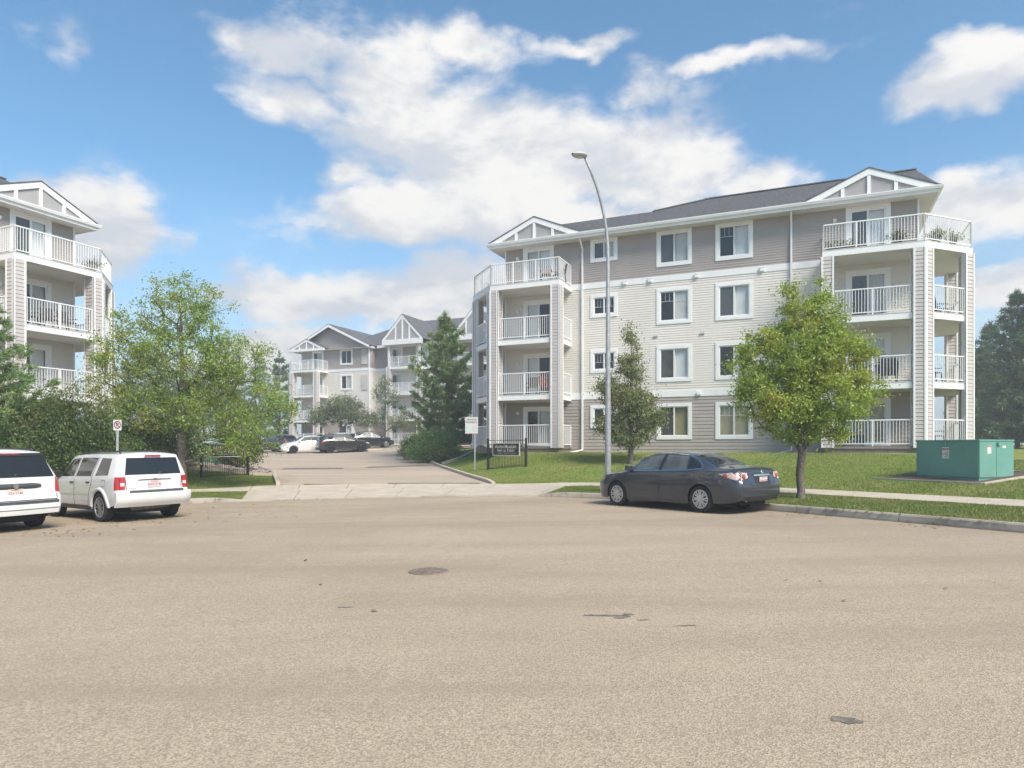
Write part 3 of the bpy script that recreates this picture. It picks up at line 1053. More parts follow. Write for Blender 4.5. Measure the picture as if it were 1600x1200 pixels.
def apartment(name, origin, rz, label, balconies=('left', 'right'), details=True):
    root = empty(name, origin, rz)
    tag(root, label, 'building')
    X0, X1, DEP = -3.7, 15.27, 12.6
    ops = []
    wins = []
    for i, f in enumerate(FLOORS):
        top = f + 2.27 if i else 2.08
        wins.append((.98, 2.37, top - 1.16, top, i, 'small'))
        wins.append((4.30, 5.97, top - 1.74, top, i, 'a'))
        wins.append((7.05, 8.71, top - 1.74, top, i, 'b'))
        wins.append((-2.68, -.97, f + .02, top, i, 'dl'))
        wins.append((12.53, 14.25, f + .02, top, i, 'dr'))
    for w in wins:
        ops.append((w[0] - X0 + .05, w[1] - X0 - .05, w[2] + .03, w[3] - .03))
    def bands(p0, p1, op):
        for (z0, z1, m, lap, nm) in ((-.30, 2.39, TAUPE, .165, 'wall'), (2.68, 7.95, CREAM, .115, 'wall'), (8.22, SOF, TAUPE, .115, 'wall')):
            clap(MB(), p0, p1, z0, z1, op, lap).build(nm, m, root)
    bands((X0, 0), (X1, 0), ops)
    bands((X1, 0), (X1, DEP), ())
    bands((X1, DEP), (X0, DEP), ())
    bands((X0, DEP), (X0, 0), ())
    # backing so nothing shows through the walls: a plinth and belt boards
    for z0, z1 in ((2.38, 2.69), (7.94, 8.23)):
        b = MB()
        b.box(X0 - .03, X1 + .03, -.035, .03, z0, z1); b.box(X0 - .03, X1 + .03, DEP - .03, DEP + .035, z0, z1)
        b.box(X0 - .035, X0 + .03, .03, DEP - .03, z0, z1); b.box(X1 - .03, X1 + .035, .03, DEP - .03, z0, z1)
        b.build('belt_board', WHITE, root)
    MB().box(X0 + .05, X1 - .05, .05, DEP - .05, -.75, -.28).build('foundation', CONC, root)
    for x in (X0, X1):
        sg = 1 if x == X0 else -1
        MB().box(x - .035, x + .035, -.04, .06, -.3, SOF).build('corner_board', WHITE, root)
    rr = random.Random(hash(name) % 7 + 3)
    combos = {('a', 3): ('screen', 'blind'), ('b', 3): ('none', 'drape'), ('a', 2): ('none', 'shade'), ('b', 2): ('screen', 'drape'),
              ('a', 1): ('screen', 'drape'), ('b', 1): ('none', 'shade'), ('a', 0): ('screen', 'tan'), ('b', 0): ('tan', 'tan'),
              ('small', 3): ('screen', 'blind'), ('small', 2): ('none', 'none'), ('small', 1): ('none', 'none'), ('small', 0): ('none', 'shade'),
              ('dl', 3): ('blind', 'drape'), ('dl', 2): ('drape', 'none'), ('dl', 1): ('drape', 'none'), ('dl', 0): ('none', 'blind'),
              ('dr', 3): ('screen', 'drape'), ('dr', 2): ('screen', 'blind'), ('dr', 1): ('none', 'drape'), ('dr', 0): ('tan', 'tan')}
    for (a, c, z0, z1, i, k) in wins:
        l_, r_ = combos[(k, i)]
        door = k in ('dl', 'dr')
        window(root, a, c, z0, z1, 0.0, .16 if not door else .17, l_, r_, 'balcony_door' if door else 'window', grille=(k in ('a', 'small') and i in (1, 2)) or (k == 'b' and i in (0, 3)), door=door)
    for i, f in enumerate(FLOORS):
        wall_lamp(root, -3.0, f + 1.75); wall_lamp(root, 12.1, f + 1.75)
    # vents along the upper belt and wall
    for x in (2.75, 4.0, 6.2, 9.1):
        MB().box(x - .09, x + .09, -.12, 0, 7.98, 8.14).box(x - .11, x + .11, -.13, -.02, 8.14, 8.16).build('dryer_vent', WHITE, root)
        MB().box(x - .10 + .25, x + .10 + .25, -.06, 0, 5.28, 5.36).build('wall_vent', GREYPANEL, root)
        MB().box(x - .09 + .1, x + .09 + .1, -.12, 0, 2.44, 2.60).build('dryer_vent', WHITE, root)
    # downspouts
    for x in (.58, 10.34):
        b = MB()
        b.bar((x, -.62, EAVE - .12), (x, -.55, SOF + .02), .075, .075)
        b.bar((x, -.58, SOF + .06), (x, -.09, SOF - .42), .075, .075)
        b.box(x - .04, x + .04, -.125, -.05, -.18, SOF - .38)
        b.bar((x, -.09, -.16), (x - .45, -.75, -.30), .075, .06)
        b.build('downspout', WHITE, root)
    # eaves: soffit ring, fascia with gutter
    o = .65
    b = MB()
    b.box(X0 - o, X1 + o, -o, .0, SOF, SOF + .03); b.box(X0 - o, X1 + o, DEP, DEP + o, SOF, SOF + .03)
    b.box(X0 - o, X0, 0, DEP, SOF, SOF + .03); b.box(X1, X1 + o, 0, DEP, SOF, SOF + .03)
    b.build('soffit', SOFFIT, root)
    b = MB()
    e = o + .02
    b.box(X0 - e, X1 + e, -e, -o, SOF - .01, EAVE - .10); b.box(X0 - e, X1 + e, DEP + o, DEP + e, SOF - .01, EAVE - .10)
    b.box(X0 - e, X0 - o, -o, DEP + o, SOF - .01, EAVE - .10); b.box(X1 + o, X1 + e, -o, DEP + o, SOF - .01, EAVE - .10)
    fb = b.build('fascia', WHITE, root)
    g = MB()
    gp = [(0, 0), (-.09, .0), (-.125, .10), (-.125, .13), (0, .13)]
    for (pa, pb, nx, ny) in (((X0 - e - .12, -e), (X1 + e + .12, -e), 0, 1),):
        vs = []
        for p in (pa, pb):
            for (dy, dz) in gp:
                vs.append((p[0], p[1] + dy, EAVE - .13 + dz))
        n = len(gp)
        g.add(vs, [(i, i + 1, n + i + 1, n + i) for i in range(n - 1)] + [tuple(range(n)), tuple(range(2 * n - 1, n - 1, -1))])
    for x, sg in ((X0 - e, -1), (X1 + e, 1)):
        xx = x + sg * .125
        g.box(min(x, xx), max(x, xx), -e, DEP + e, EAVE - .13, EAVE)
    g.build('gutter', WHITE, fb)
    # roof
    z0 = EAVE - .01
    s_ = .46
    xa, xb, ya, yb = X0 - o - .05, X1 + o + .05, -o - .05, DEP + o + .05
    fz = lambda y: z0 + s_ * (y + o + .05)
    zl_, zh = fz(4.0), fz(6.28)
    y2 = yb - (zl_ - z0) / s_
    v = [(xa, ya, z0), (xb, ya, z0), (xb, 6.28, zh), (5.9, 6.28, zh), (3.3, 4.0, zl_), (xa, 4.0, zl_),
         (xb, yb, z0), (5.9, yb, z0), (3.3, y2, zl_), (xa, y2, zl_), (xa, yb, z0), (3.3, yb, z0)]
    r = MB().add(v, [(0, 1, 2, 3, 4, 5), (2, 6, 7, 3), (5, 4, 8, 9), (9, 8, 11, 10), (3, 7, 11, 8), (3, 8, 4), (0, 5, 9, 10), (1, 6, 2)])
    ro = r.build('roof', SHINGLE, root)
    cp = MB()
    cp.bar((5.7, 6.28, zh + .02), (xb, 6.28, zh + .02), .28, .05)
    cp.bar((3.3, 4.0, zl_ + .02), (5.9, 6.28, zh + .03), .26, .05)
    cp.build('ridge_cap', SHINGLE, ro)
    # shingle courses: thin steps that catch the light
    cs = MB()
    yy = ya + .3
    while yy < 6.2:
        x_l = xa + .05 if yy < 4.0 else 3.3 + (yy - 4.0) / 2.28 * 2.6
        cs.bar((x_l, yy, fz(yy) + .004), (xb - .05, yy, fz(yy) + .004), .02, .014)
        yy += .30
    cs.build('shingle_courses', SHINGLE, ro)['kind'] = 'stuff'
    if 'left' in balconies:
        corner_balcony(root, lambda x: 11.57 - x, True)
    gable_truss(root, -1.81, 2.55, -o - .03, EAVE, 1.09)
    if 'right' in balconies:
        corner_balcony(root, lambda x: x, False)
    gable_truss(root, 13.38, 2.55, -o - .03, EAVE, 1.09)
    return root

P0 = Vector((3.06, 34.77))
ANG = math.atan2(UU[1], UU[0])
bR = apartment('apartment_building', (P0.x, P0.y, 1.67), ANG, 'four storey taupe and cream apartment block behind the lawn with the green utility box')
uL = Vector((math.cos(ANG + math.pi / 2), math.sin(ANG + math.pi / 2)))
inL = Vector((-uL.y, uL.x))
oL = Vector((-18.3, 30.5)) - 15.27 * uL + 1.93 * inL
bL = apartment('apartment_building', (oL.x, oL.y, 1.29), ANG + math.pi / 2, 'apartment block whose corner balconies rise behind the dark shrubs and parked minivan', balconies=('right',))

def RB(s, y, z):
    """a point given in the right building's own coordinates"""
    return bR.matrix_basis @ Vector((s, y, z))
def LB(s, y, z):
    return bL.matrix_basis @ Vector((s, y, z))

# ---- the far block beyond the parking lot
def far_block():
    C = Vector((-24.0, 78.0, 2.12))
    root = empty('apartment_building', C, ANG)
    tag(root, 'far hazy apartment block with a steep white gable behind the parking lot', 'building')
    REC = 1.2
    WX = 9.24
    LEN = 44
    def bands(p0, p1, op, zt=SOF):
        for (z0, z1, m) in ((-.4, 2.39, TAUPE), (2.68, 7.95, CREAM), (8.22, zt, TAUPE)):
            clap(MB(), p0, p1, z0, z1, op, .2, .02).build('wall', m, root)
    wins = []
    for i, f in enumerate(FLOORS):
        top = f + 2.27 if i else 2.08
        wins.append((5.37, 7.06, top - 1.74, top, 0.0, 'window'))
        wins.append((1.5, 3.1, f + .02, top, 0.0, 'balcony_door'))
        for q in (2.0, 9.0, 17.4):
            wins.append((WX + q, WX + q + 1.5, top - 1.74, top, REC, 'window'))
        for q in (5.2, 13.6):
            wins.append((WX + q, WX + q + 1.6, f + .02, top, REC, 'balcony_door'))
    bands((0, 0), (WX, 0), [(w[0] + .05, w[1] - .05, w[2] + .03, w[3] - .03) for w in wins if w[4] == 0])
    bands((WX, 0), (WX, REC), ())
    bands((WX, REC), (LEN, REC), [(w[0] - WX + .05, w[1] - WX - .05, w[2] + .03, w[3] - .03) for w in wins if w[4] > 0])
    bands((0, 12), (0, 0), ())
    bands((LEN, REC), (LEN, 12), ())
    bands((LEN, 12), (0, 12), ())
    for z0, z1 in ((2.38, 2.69), (7.94, 8.23)):
        MB().box(-.03, WX + .03, -.04, .03, z0, z1).box(WX - .03, WX + .04, .03, REC, z0, z1).box(WX + .04, LEN, REC - .04, REC + .03, z0, z1).build('belt_board', WHITE, root)
    MB().box(-.05, .05, -.05, .05, -.4, SOF).box(WX - .07, WX + .07, -.05, .05, -.4, SOF).build('corner_board', WHITE, root)
    for j, (a, c, z0, z1, y, nm) in enumerate(wins):
        k = random.choice(('drape', 'blind', 'none', 'shade'))
        window(root, a, c, z0, z1, y, .16, 'none', k, nm, door=nm != 'window')
    # louvred panels near the gable's right end
    for f in (F3, F4):
        fr = MB().box(8.23, 9.0, -.05, .0, f + .45, f + 2.2).build('louvre_panel', GREYPANEL, root)
        lv = MB()
        for k in range(14):
            z = f + .5 + k * .12
            lv.add([(8.26, -.09, z), (8.97, -.09, z), (8.97, -.05, z + .1), (8.26, -.05, z + .1)], [(0, 1, 2, 3)])
        lv.build('louvre_blade', SOFFIT, fr)
    corner_balcony(root, lambda x: 15.27 - x, True)
    # gable wall and roofs
    o = .65
    s = .48
    gz0 = EAVE
    cx, hw = 4.24, 5.33
    ap = gz0 + s * hw
    clapb = MB()
    for k in range(12):
        z = SOF + k * .2
        half = max(0, (ap - .1 - z) / s)
        x0, x1 = max(0, cx - half), min(WX, cx + half)
        if x1 > x0:
            clap(clapb, (x0, 0), (x1, 0), z, z + .2, (), .2, .02)
    clapb.build('gable_wall', TAUPE, root)
    rf = MB()
    th = .08
    for sg in (-1, 1):
        xo = cx + sg * (hw + .1); zo = ap - (hw + .1) * s
        f = [(cx, ap), (xo, zo), (xo, zo + th), (cx, ap + th)]
        rf.xz(f if sg > 0 else f[::-1], -o, 9.0)
    r1 = rf.build('roof', SHINGLE, root)
    rk = MB()
    for sg in (-1, 1):
        xo = cx + sg * (hw + .1); zo = ap - (hw + .1) * s
        f = [(cx, ap - .30), (xo, zo - .26), (xo, zo - .01), (cx, ap - .01)]
        rk.xz(f if sg > 0 else f[::-1], -o - .05, -o)
    rk.build('rake_board', WHITE, root)
    # long roof behind
    ry = 7.0
    z1 = 14.3
    zf = EAVE
    mr = MB().add([(WX - 6, REC - o, zf), (LEN + o, REC - o, zf), (LEN + o, ry, z1), (WX + 1.2, ry, z1), (WX - 6, 13, zf), (LEN + o, 13, zf), (WX - 4.5, ry, z1 - 2.4)],
                  [(0, 1, 2, 3), (3, 2, 5, 4), (0, 3, 6), (3, 4, 6)])
    mr.build('roof', SHINGLE, root)
    MB().box(WX + .7, LEN + o, REC - o - .12, REC - o, EAVE - .25, EAVE).build('gutter', WHITE, root)
    MB().box(WX, LEN + o, REC - o, REC, SOF, SOF + .03).build('soffit', SOFFIT, root)
    MB().box(-o, WX + o - .2, -o, 0, SOF, SOF + .03).build('soffit', SOFFIT, root)
    # decorative gable over the corner balcony
    gable_truss(root, 1.30, 2.45, -o - .12, EAVE - .02, 1.09, depth=2.0)
    MB().box(-1.2, 3.8, -o - .22, -o - .02, SOF - .02, EAVE - .02).build('fascia', WHITE, root)
    MB().box(-o - .5, -o - .02, -o, 9, SOF, EAVE - .05).build('fascia', WHITE, root)
    # stacked balconies under steep gables
    for q in (4.53, 12.93, 21.3):
        gx_ = WX + q
        yb_ = REC - 1.35
        gable_truss(root, gx_, 2.55, yb_ - .35, EAVE + .35, 2.62, depth=5.0, posts=(-1, 0, 1), poff=.85, rw=.26, pw=.16)
        MB().box(gx_ - 2.5, gx_ + 2.5, yb_ - .45, yb_ - .33, SOF + .05, EAVE + .34).build('gable_beam', WHITE, root)
        MB().box(gx_ - 2.2, gx_ + 2.2, yb_ - .2, REC, SOF + .02, SOF + .12).build('balcony_soffit', SOFFIT, root)
        for sx in (-1, 1):
            xx = gx_ + sx * 1.88
            column(root, [(xx - .2, yb_ - .2), (xx + .2, yb_ - .2), (xx + .2, yb_ + .2), (xx - .2, yb_ + .2)], -.4, F4, .2)
            MB().box(xx - .1, xx + .1, yb_ - .12, yb_ + .08, F4, SOF + .1).build('post', WHITE, root)
        for f in FLOORS:
            MB().box(gx_ - 2.05, gx_ + 2.05, yb_ - .15, REC, f - .25, f).build('balcony_slab', WHITE, root)
            rail(root, [(gx_ - 1.95, REC - .1), (gx_ - 1.95, yb_ - .1), (gx_ + 1.95, yb_ - .1), (gx_ + 1.95, REC - .1)], f)
    MB().box(.05, LEN - .05, REC + .05, 11.9, -1.4, -.38).box(.05, WX - .05, .05, REC, -1.4, -.38).build('foundation', CONC, root)
    return root
bM = far_block()

# ================================================================== VEHICLES
def pch(pts):
    """monotone cubic through (x, v) points"""
    P = sorted(pts)
    X = np.array([p[0] for p in P], float); Y = np.array([p[1] for p in P], float)
    h = np.diff(X); d = np.diff(Y) / h
    m = np.zeros(len(X)); m[0] = d[0]; m[-1] = d[-1]
    for i in range(1, len(X) - 1):
        if d[i - 1] * d[i] > 0:
            w1 = 2 * h[i] + h[i - 1]; w2 = h[i] + 2 * h[i - 1]
            m[i] = (w1 + w2) / (w1 / d[i - 1] + w2 / d[i])
    def f(x):
        x = min(max(x, X[0]), X[-1])
        i = min(max(int(np.searchsorted(X, x)) - 1, 0), len(h) - 1)
        t_ = (x - X[i]) / h[i]
        return float((2 * t_**3 - 3 * t_**2 + 1) * Y[i] + (t_**3 - 2 * t_**2 + t_) * h[i] * m[i] + (-2 * t_**3 + 3 * t_**2) * Y[i + 1] + (t_**3 - t_**2) * h[i] * m[i + 1])
    return f

def paint(name, c, flake=0.0, dirt=.0):
    return mat(name, c, .28, .03, 1.5, 0, 0, metal=flake, spec=.5, coat=.9, dirt=dirt, dirtc=(.42, .37, .30))
CARGLASS = mat('car_glass', (.016, .018, .019), .04, .1, 2, spec=.45, coat=.15)
CARGLASS_LIGHT = mat('car_glass_clear', (.105, .118, .120), .12, .30, 3, spec=.16)
TYRE = mat('tyre_rubber', (.022, .021, .021), .85, .2, 8, .2, 40)
BLACKTRIM = mat('black_trim', (.02, .02, .021), .5, .15, 6)
DARKGREY = mat('dark_plastic', (.055, .055, .058), .55, .15, 6)
CHROME = mat('chrome', (.62, .63, .64), .16, .05, 4, metal=1.0)
ALLOY = mat('alloy_rim', (.46, .46, .47), .32, .08, 6, metal=.75)
HUBCAP = mat('hubcap_silver', (.52, .51, .49), .4, .1, 8, metal=.35)
DARKALLOY = mat('dark_rim', (.03, .03, .032), .4, .1, 6, metal=.4)
REDLENS = mat('red_lens', (.42, .018, .016), .12, .12, 18, spec=.6, coat=.7)
CLEARLENS = mat('clear_lens', (.62, .60, .58), .12, .08, 20, spec=.6, coat=.7)
AMBER = mat('amber_lens', (.62, .36, .24), .15, .1, 14, coat=.6)
PALELENS = mat('pale_lens', (.60, .44, .38), .12, .18, 14, spec=.6, coat=.7)
PLATE = mat('plate_white', (.60, .53, .50), .45, .04, 20)
DULLRED = mat('dull_red_lens', (.32, .075, .06), .15, .15, 20, coat=.6)
PLATERED = mat('plate_red', (.42, .10, .085), .5, .1, 20)
SEAM = mat('body_seam', (.035, .034, .033), .7, .2, 4)
UNDER = mat('underbody', (.015, .015, .015), .9, .2, 4)

class Car:
    def __init__(s, name, sp, body):
        s.sp = sp; s.body = body
        s.L = sp['L']
        s.top = pch(sp['top']); s.belt = pch(sp['belt']); s.wt = pch(sp['wt']); s.w = pch(sp['w'])
        s.drop = pch(sp['drop']); s.bot = pch(sp['bot'])
        s.rear = pch(sp['rear']); s.front = pch(sp['front'])
        s.root = empty(name)
        s.ax = sp['axles']; s.ra = sp['arch']; s.r = sp['r']
        s.shell()
    def shift(s, x, z):
        h = s.L / 2
        wr = float(sst(np.array((-h + s.sp.get('rlen', .55) - x) / s.sp.get('rlen', .55))))
        wf = float(sst(np.array((x - h + .5) / .5)))
        return wr * s.rear(z) - wf * s.front(z)
    def zbot(s, x):
        z = s.bot(x)
        for a in s.ax:
            d = abs(x - a)
            if d < s.ra:
                z = max(z, s.r + math.sqrt(s.ra ** 2 - d ** 2))
        return z
    def yside(s, x, z):
        """half width of the body side at station x, height z"""
        b = s.belt(x); zb = s.bot(x)
        wv = s.w(x)
        if z <= b:
            f = (z - zb) / max(.05, b - zb)
            y = wv * (1 - s.sp.get('tumble', .16) * max(0, f - .55) ** 2 - .22 * max(0, .40 - f) ** 2)
            return y
        yb = wv * (1 - s.sp.get('tumble', .16) * .45 ** 2)
        zt = max(b + .01, s.top(x) - s.drop(x)); yt = min(s.wt(x), yb)
        f = min(1, (z - b) / (zt - b))
        return yb + (yt - yb) * (f * .86 + .14 * f * f)
    def ztop(s, x, y):
        t_ = s.top(x); d = min(s.drop(x), t_ - s.belt(x) - .005) if t_ - s.belt(x) > .01 else .005
        return t_ - d * min(1.0, abs(y) / s.wt(x)) ** 2.2
    def ring(s, x):
        zb = s.zbot(x); b = s.belt(x)
        zb = min(zb, b - .03)
        pts = []
        for i in range(10):
            f = i / 9
            z = zb + (b - zb) * f
            pts.append((s.yside(x, z), z))
        zt = max(b + .01, s.top(x) - s.drop(x))
        for i in range(1, 6):
            z = b + (zt - b) * i / 5
            pts.append((s.yside(x, z), z))
        yt = pts[-1][0]
        for i in range(1, 7):
            y = yt * (1 - i / 6)
            z = s.top(x) - (s.top(x) - zt) * (y / yt) ** 2.2
            pts.append((y, z))
        return pts
    def shell(s):
        h = s.L / 2
        xs = set(np.round(np.linspace(-h, h, 58), 4))
        for a in s.ax:
            xs |= set(np.round(a + s.ra * np.cos(np.linspace(0, np.pi, 17)), 4)) | {round(a - s.ra - .012, 4), round(a + s.ra + .012, 4)}
        xs |= {-h + .02, -h + .05, -h + .1, h - .02, h - .05, h - .1}
        xs = sorted(x for x in xs if -h <= x <= h)
        b = MB()
        rings = [s.ring(x) for x in xs]
        n = len(rings[0])
        for x, rg in zip(xs, rings):
            for sgn in (1, -1):
                for (y, z) in rg:
                    b.v.append((x + s.shift(x, z), sgn * y, z))
        st = 2 * n
        for i in range(len(xs) - 1):
            for j in range(n - 1):
                a = i * st + j
                b.f.append((a, a + st, a + st + 1, a + 1))
                a = i * st + n + j
                b.f.append((a, a + 1, a + st + 1, a + st))
        # end caps, bulged a little
        for (i, sg) in ((0, -1), (len(xs) - 1, 1)):
            bul = s.sp.get('bulge', .05)
            o = len(b.v)
            nc = 8
            for (y, z) in rings[i]:
                for c in range(nc + 1):
                    u = 1 - 2 * c / nc
                    x = xs[i] + s.shift(xs[i], z) + sg * bul * (1 - u * u)
                    b.v.append((x, y * u, z))
            for j in range(n - 1):
                for c in range(nc):
                    a = o + j * (nc + 1) + c
                    f = (a, a + 1, a + nc + 2, a + nc + 1)
                    b.f.append(f if sg > 0 else f[::-1])
        s.shellobj = b.build('body', s.body, s.root, True, auto=38)
        # dark underside and wheel wells
        u = MB()
        hw = s.w(0) * .80
        zz = .24
        u.box(-h + .25, h - .3, -hw * .70, hw * .70, zz - .04, zz + .25)
        for a in s.ax:
            for sg in (-1, 1):
                y0, y1 = sorted((sg * hw * .62, sg * s.w(a) * .985))
                prof = [(a + s.ra * 1.0 * math.cos(t_), s.r + s.ra * 1.0 * math.sin(t_)) for t_ in np.linspace(-.25, math.pi + .25, 18)]
                o = len(u.v)
                for (x, z) in prof:
                    u.v.append((x, y0, z)); u.v.append((x, y1 - (.012 if sg > 0 else 0), z))
                for k in range(len(prof) - 1):
                    u.f.append((o + 2 * k, o + 2 * k + 1, o + 2 * k + 3, o + 2 * k + 2))
                yi = y0 if sg > 0 else y1
                o = len(u.v)
                for (x, z) in prof: u.v.append((x, yi, z))
                u.f.append(tuple(range(o, o + len(prof))))
        u.build('underbody', UNDER, s.root)
    # ---- draping
    def side(s, x, z, sg=1, off=.004):
        xs = x
        for _ in range(3):
            xs = x - s.shift(xs, z)
        return (x, sg * (s.yside(xs, z) + off), z)
    def rearp(s, y, z, off=.004, front=False):
        h = s.L / 2
        xe = h if front else -h
        yr = max(.05, s.yside(xe, z))
        bul = s.sp.get('bulge', .05)
        u = max(-1, min(1, y / yr))
        sg = 1 if front else -1
        return (xe + s.shift(xe, z) + sg * (bul * (1 - u * u) + off), y, z)
    def topp(s, x, y, off=.004):
        return (x, y, s.ztop(x, y) + off)
    def quad(s, fn, c, name, m, parent=None, nu=8, nv=5, smooth=True, thick=False):
        (a0, b0), (a1, b1), (a2, b2), (a3, b3) = c
        def g(u, v):
            p = (a0 * (1 - u) + a1 * u) * (1 - v) + (a3 * (1 - u) + a2 * u) * v
            q = (b0 * (1 - u) + b1 * u) * (1 - v) + (b3 * (1 - u) + b2 * u) * v
            return fn(p, q)
        return MB().grid(g, nu, nv).build(name, m, parent or s.root, smooth)
    def line(s, fn, pts, wdt, name, m, parent=None):
        b = MB()
        P = []
        for (p, q) in zip(pts[:-1], pts[1:]):
            for k in range(8):
                P.append((p[0] + (q[0] - p[0]) * k / 8, p[1] + (q[1] - p[1]) * k / 8))
        P.append(pts[-1])
        for i, p in enumerate(P):
            q0 = P[max(0, i - 1)]; q1 = P[min(len(P) - 1, i + 1)]
            dx, dz = q1[0] - q0[0], q1[1] - q0[1]
            l = math.hypot(dx, dz) or 1
            nx, nz = -dz / l * wdt / 2, dx / l * wdt / 2
            b.v.append(fn(p[0] + nx, p[1] + nz)); b.v.append(fn(p[0] - nx, p[1] - nz))
        for i in range(len(P) - 1):
            b.f.append((2 * i, 2 * i + 1, 2 * i + 3, 2 * i + 2))
        return b.build(name, m, parent or s.root)
    def wheel(s, x, y, sg, style):
        r = s.r; wd = s.sp.get('tw', .215)
        yo = y * sg
        hub = MB().lathe([(.02, -wd * .35), (r * .62, -wd * .35), (r * .66, wd * .2), (r * .70, wd * .44)], 28, 'y')
        hub.v = [(vx_, vy * sg, vz_) for vx_, vy, vz_ in hub.v]
        w_ = hub.build('wheel', UNDER, s.root, True, loc=(x, yo, r))
        pr = [(r * .70, wd * .46), (r * .80, wd * .50), (r * .93, wd * .48), (r * .985, wd * .40), (r, wd * .30), (r, -wd * .30), (r * .985, -wd * .40), (r * .93, -wd * .5), (r * .70, -wd * .46)]
        t_ = MB().lathe(pr, 36, 'y'); t_.v = [(a, b * sg, c) for a, b, c in t_.v]
        t_.build('tyre', TYRE, w_, True)
        rim = MB()
        ro = r * .70
        yf = wd * .45
        if style == 'hubcap':
            rim.lathe([(ro, yf), (ro * .93, yf + .012), (ro * .86, yf + .004)], 36, 'y')
            rim.lathe([(ro * .30, yf - .002), (ro * .22, yf + .016), (.001, yf + .018)], 24, 'y')
            for k in range(8):
                t0 = 2 * math.pi * k / 8
                for dt in (-.17, .17):
                    a = (ro * .2 * math.cos(t0 + dt * .6), ro * .2 * math.sin(t0 + dt * .6)); c = (ro * .93 * math.cos(t0 + dt), ro * .93 * math.sin(t0 + dt))
                    rim.bar((a[0], yf + .006, a[1]), (c[0], yf + .002, c[1]), .034, .02, (0, 1, 0))
            mm = HUBCAP
        elif style == 'multi':
            rim.lathe([(ro, yf), (ro * .95, yf + .01), (ro * .90, yf - .01)], 36, 'y')
            rim.lathe([(ro * .2, yf - .01), (ro * .14, yf + .0), (.001, yf + .002)], 20, 'y')
            for k in range(10):
                t0 = 2 * math.pi * k / 10
                for dt in (-.10, .10):
                    a = (ro * .12 * math.cos(t0), ro * .12 * math.sin(t0)); c = (ro * .93 * math.cos(t0 + dt), ro * .93 * math.sin(t0 + dt))
                    rim.bar((a[0], yf - .008, a[1]), (c[0], yf - .004, c[1]), .015, .02, (0, 1, 0))
            mm = ALLOY
        else:
            rim.lathe([(ro, yf), (ro * .93, yf + .01), (ro * .85, yf - .01)], 32, 'y')
            rim.lathe([(ro * .25, yf - .01), (ro * .16, yf), (.001, yf + .002)], 20, 'y')
            for k in range(5):
                t0 = 2 * math.pi * k / 5
                for dt in (-.16, .16):
                    a = (ro * .1 * math.cos(t0), ro * .1 * math.sin(t0)); c = (ro * .9 * math.cos(t0 + dt), ro * .9 * math.sin(t0 + dt))
                    rim.bar((a[0], yf - .01, a[1]), (c[0], yf - .004, c[1]), .04, .02, (0, 1, 0))
            mm = DARKALLOY if style == 'dark' else ALLOY
        rim.v = [(a, b * sg, c) for a, b, c in rim.v]
        rim.build('rim', mm, w_)
    def wheels(s, style, ytr):
        for a in s.ax:
            for sg in (1, -1):
                s.wheel(a, ytr, sg, style)
    def sides(s, fn):
        for sg in (1, -1):
            fn(sg, lambda x, z, off=.004: s.side(x, z, sg, off))
    def plate(s, y, z, wd=.30, hh=.155, text=None, front=False, m=None, sub=None):
        p = s.rearp(y, z, .012, front)
        sg = 1 if front else -1
        b = MB().box(p[0] + (sg * .008 if sg < 0 else 0), p[0] + (0 if sg < 0 else .008), y - wd / 2, y + wd / 2, z - hh / 2, z + hh / 2)
        pl_ = b.build('licence_plate', m or PLATE, s.root)
        if text:
            M4 = Matrix.Translation((p[0] - .011, y, z - .012)) @ Matrix.Rotation(R(-90), 4, 'Z') @ Matrix.Rotation(R(90), 4, 'X')
            lettering('lettering', text, .070, PLATERED, pl_, M4, .001, bold=.0006)
            MB().box(p[0] - .011, p[0] - .009, y - wd * .28, y + wd * .28, z + hh * .33, z + hh * .39).build('plate_band', PLATERED, pl_)
        return pl_
    def place(s, x, y, hd, z=None):
        f = Vector((hd[0], hd[1], 0)).normalized()
        e = .8
        nrm = Vector((-(gz(x + e, y) - gz(x - e, y)) / (2 * e), -(gz(x, y + e) - gz(x, y - e)) / (2 * e), 1)).normalized()
        if z is None: z = gz(x, y)
        f = (f - nrm * f.dot(nrm)).normalized(); l_ = nrm.cross(f)
        M3 = Matrix((f, l_, nrm)).transposed().to_4x4()
        s.root.matrix_world = Matrix.Translation((x, y, z)) @ M3
        return s.root

def handles(c, pts, m):
    for sg in (1, -1):
        for (x, z) in pts:
            p = c.side(x, z, sg, .016)
            MB().box(p[0] - .095, p[0] + .095, min(p[1], p[1] - sg * .03), max(p[1], p[1] - sg * .03), z - .016, z + .018).build('door_handle', m, c.root, bevel=.006)

def mirrors(c, x, z, m, wd=.17, hh=.12):
    for sg in (1, -1):
        p = c.side(x, z, sg, 0)
        b = MB().box(x - .06, x + .10, p[1] + (0.03 if sg > 0 else -.03 - wd), p[1] + (.03 + wd if sg > 0 else -.03), z - hh * .3, z + hh * .8)
        b.box(x - .02, x + .06, min(p[1] - sg * .05, p[1] + sg * .05), max(p[1] - sg * .05, p[1] + sg * .05), z - .04, z + .02)
        b.build('wing_mirror', m, c.root, bevel=.02)

def pipe_tip(c, y, z):
    p = c.rearp(y, z, -.04)
    MB().lathe([(.0, .02), (.036, .02), (.036, -.06), (.042, -.06), (.042, .06)], 14, 'y').build('exhaust_tip', CHROME, c.root, True, loc=(p[0], y, z)).rotation_euler = (0, 0, R(90))

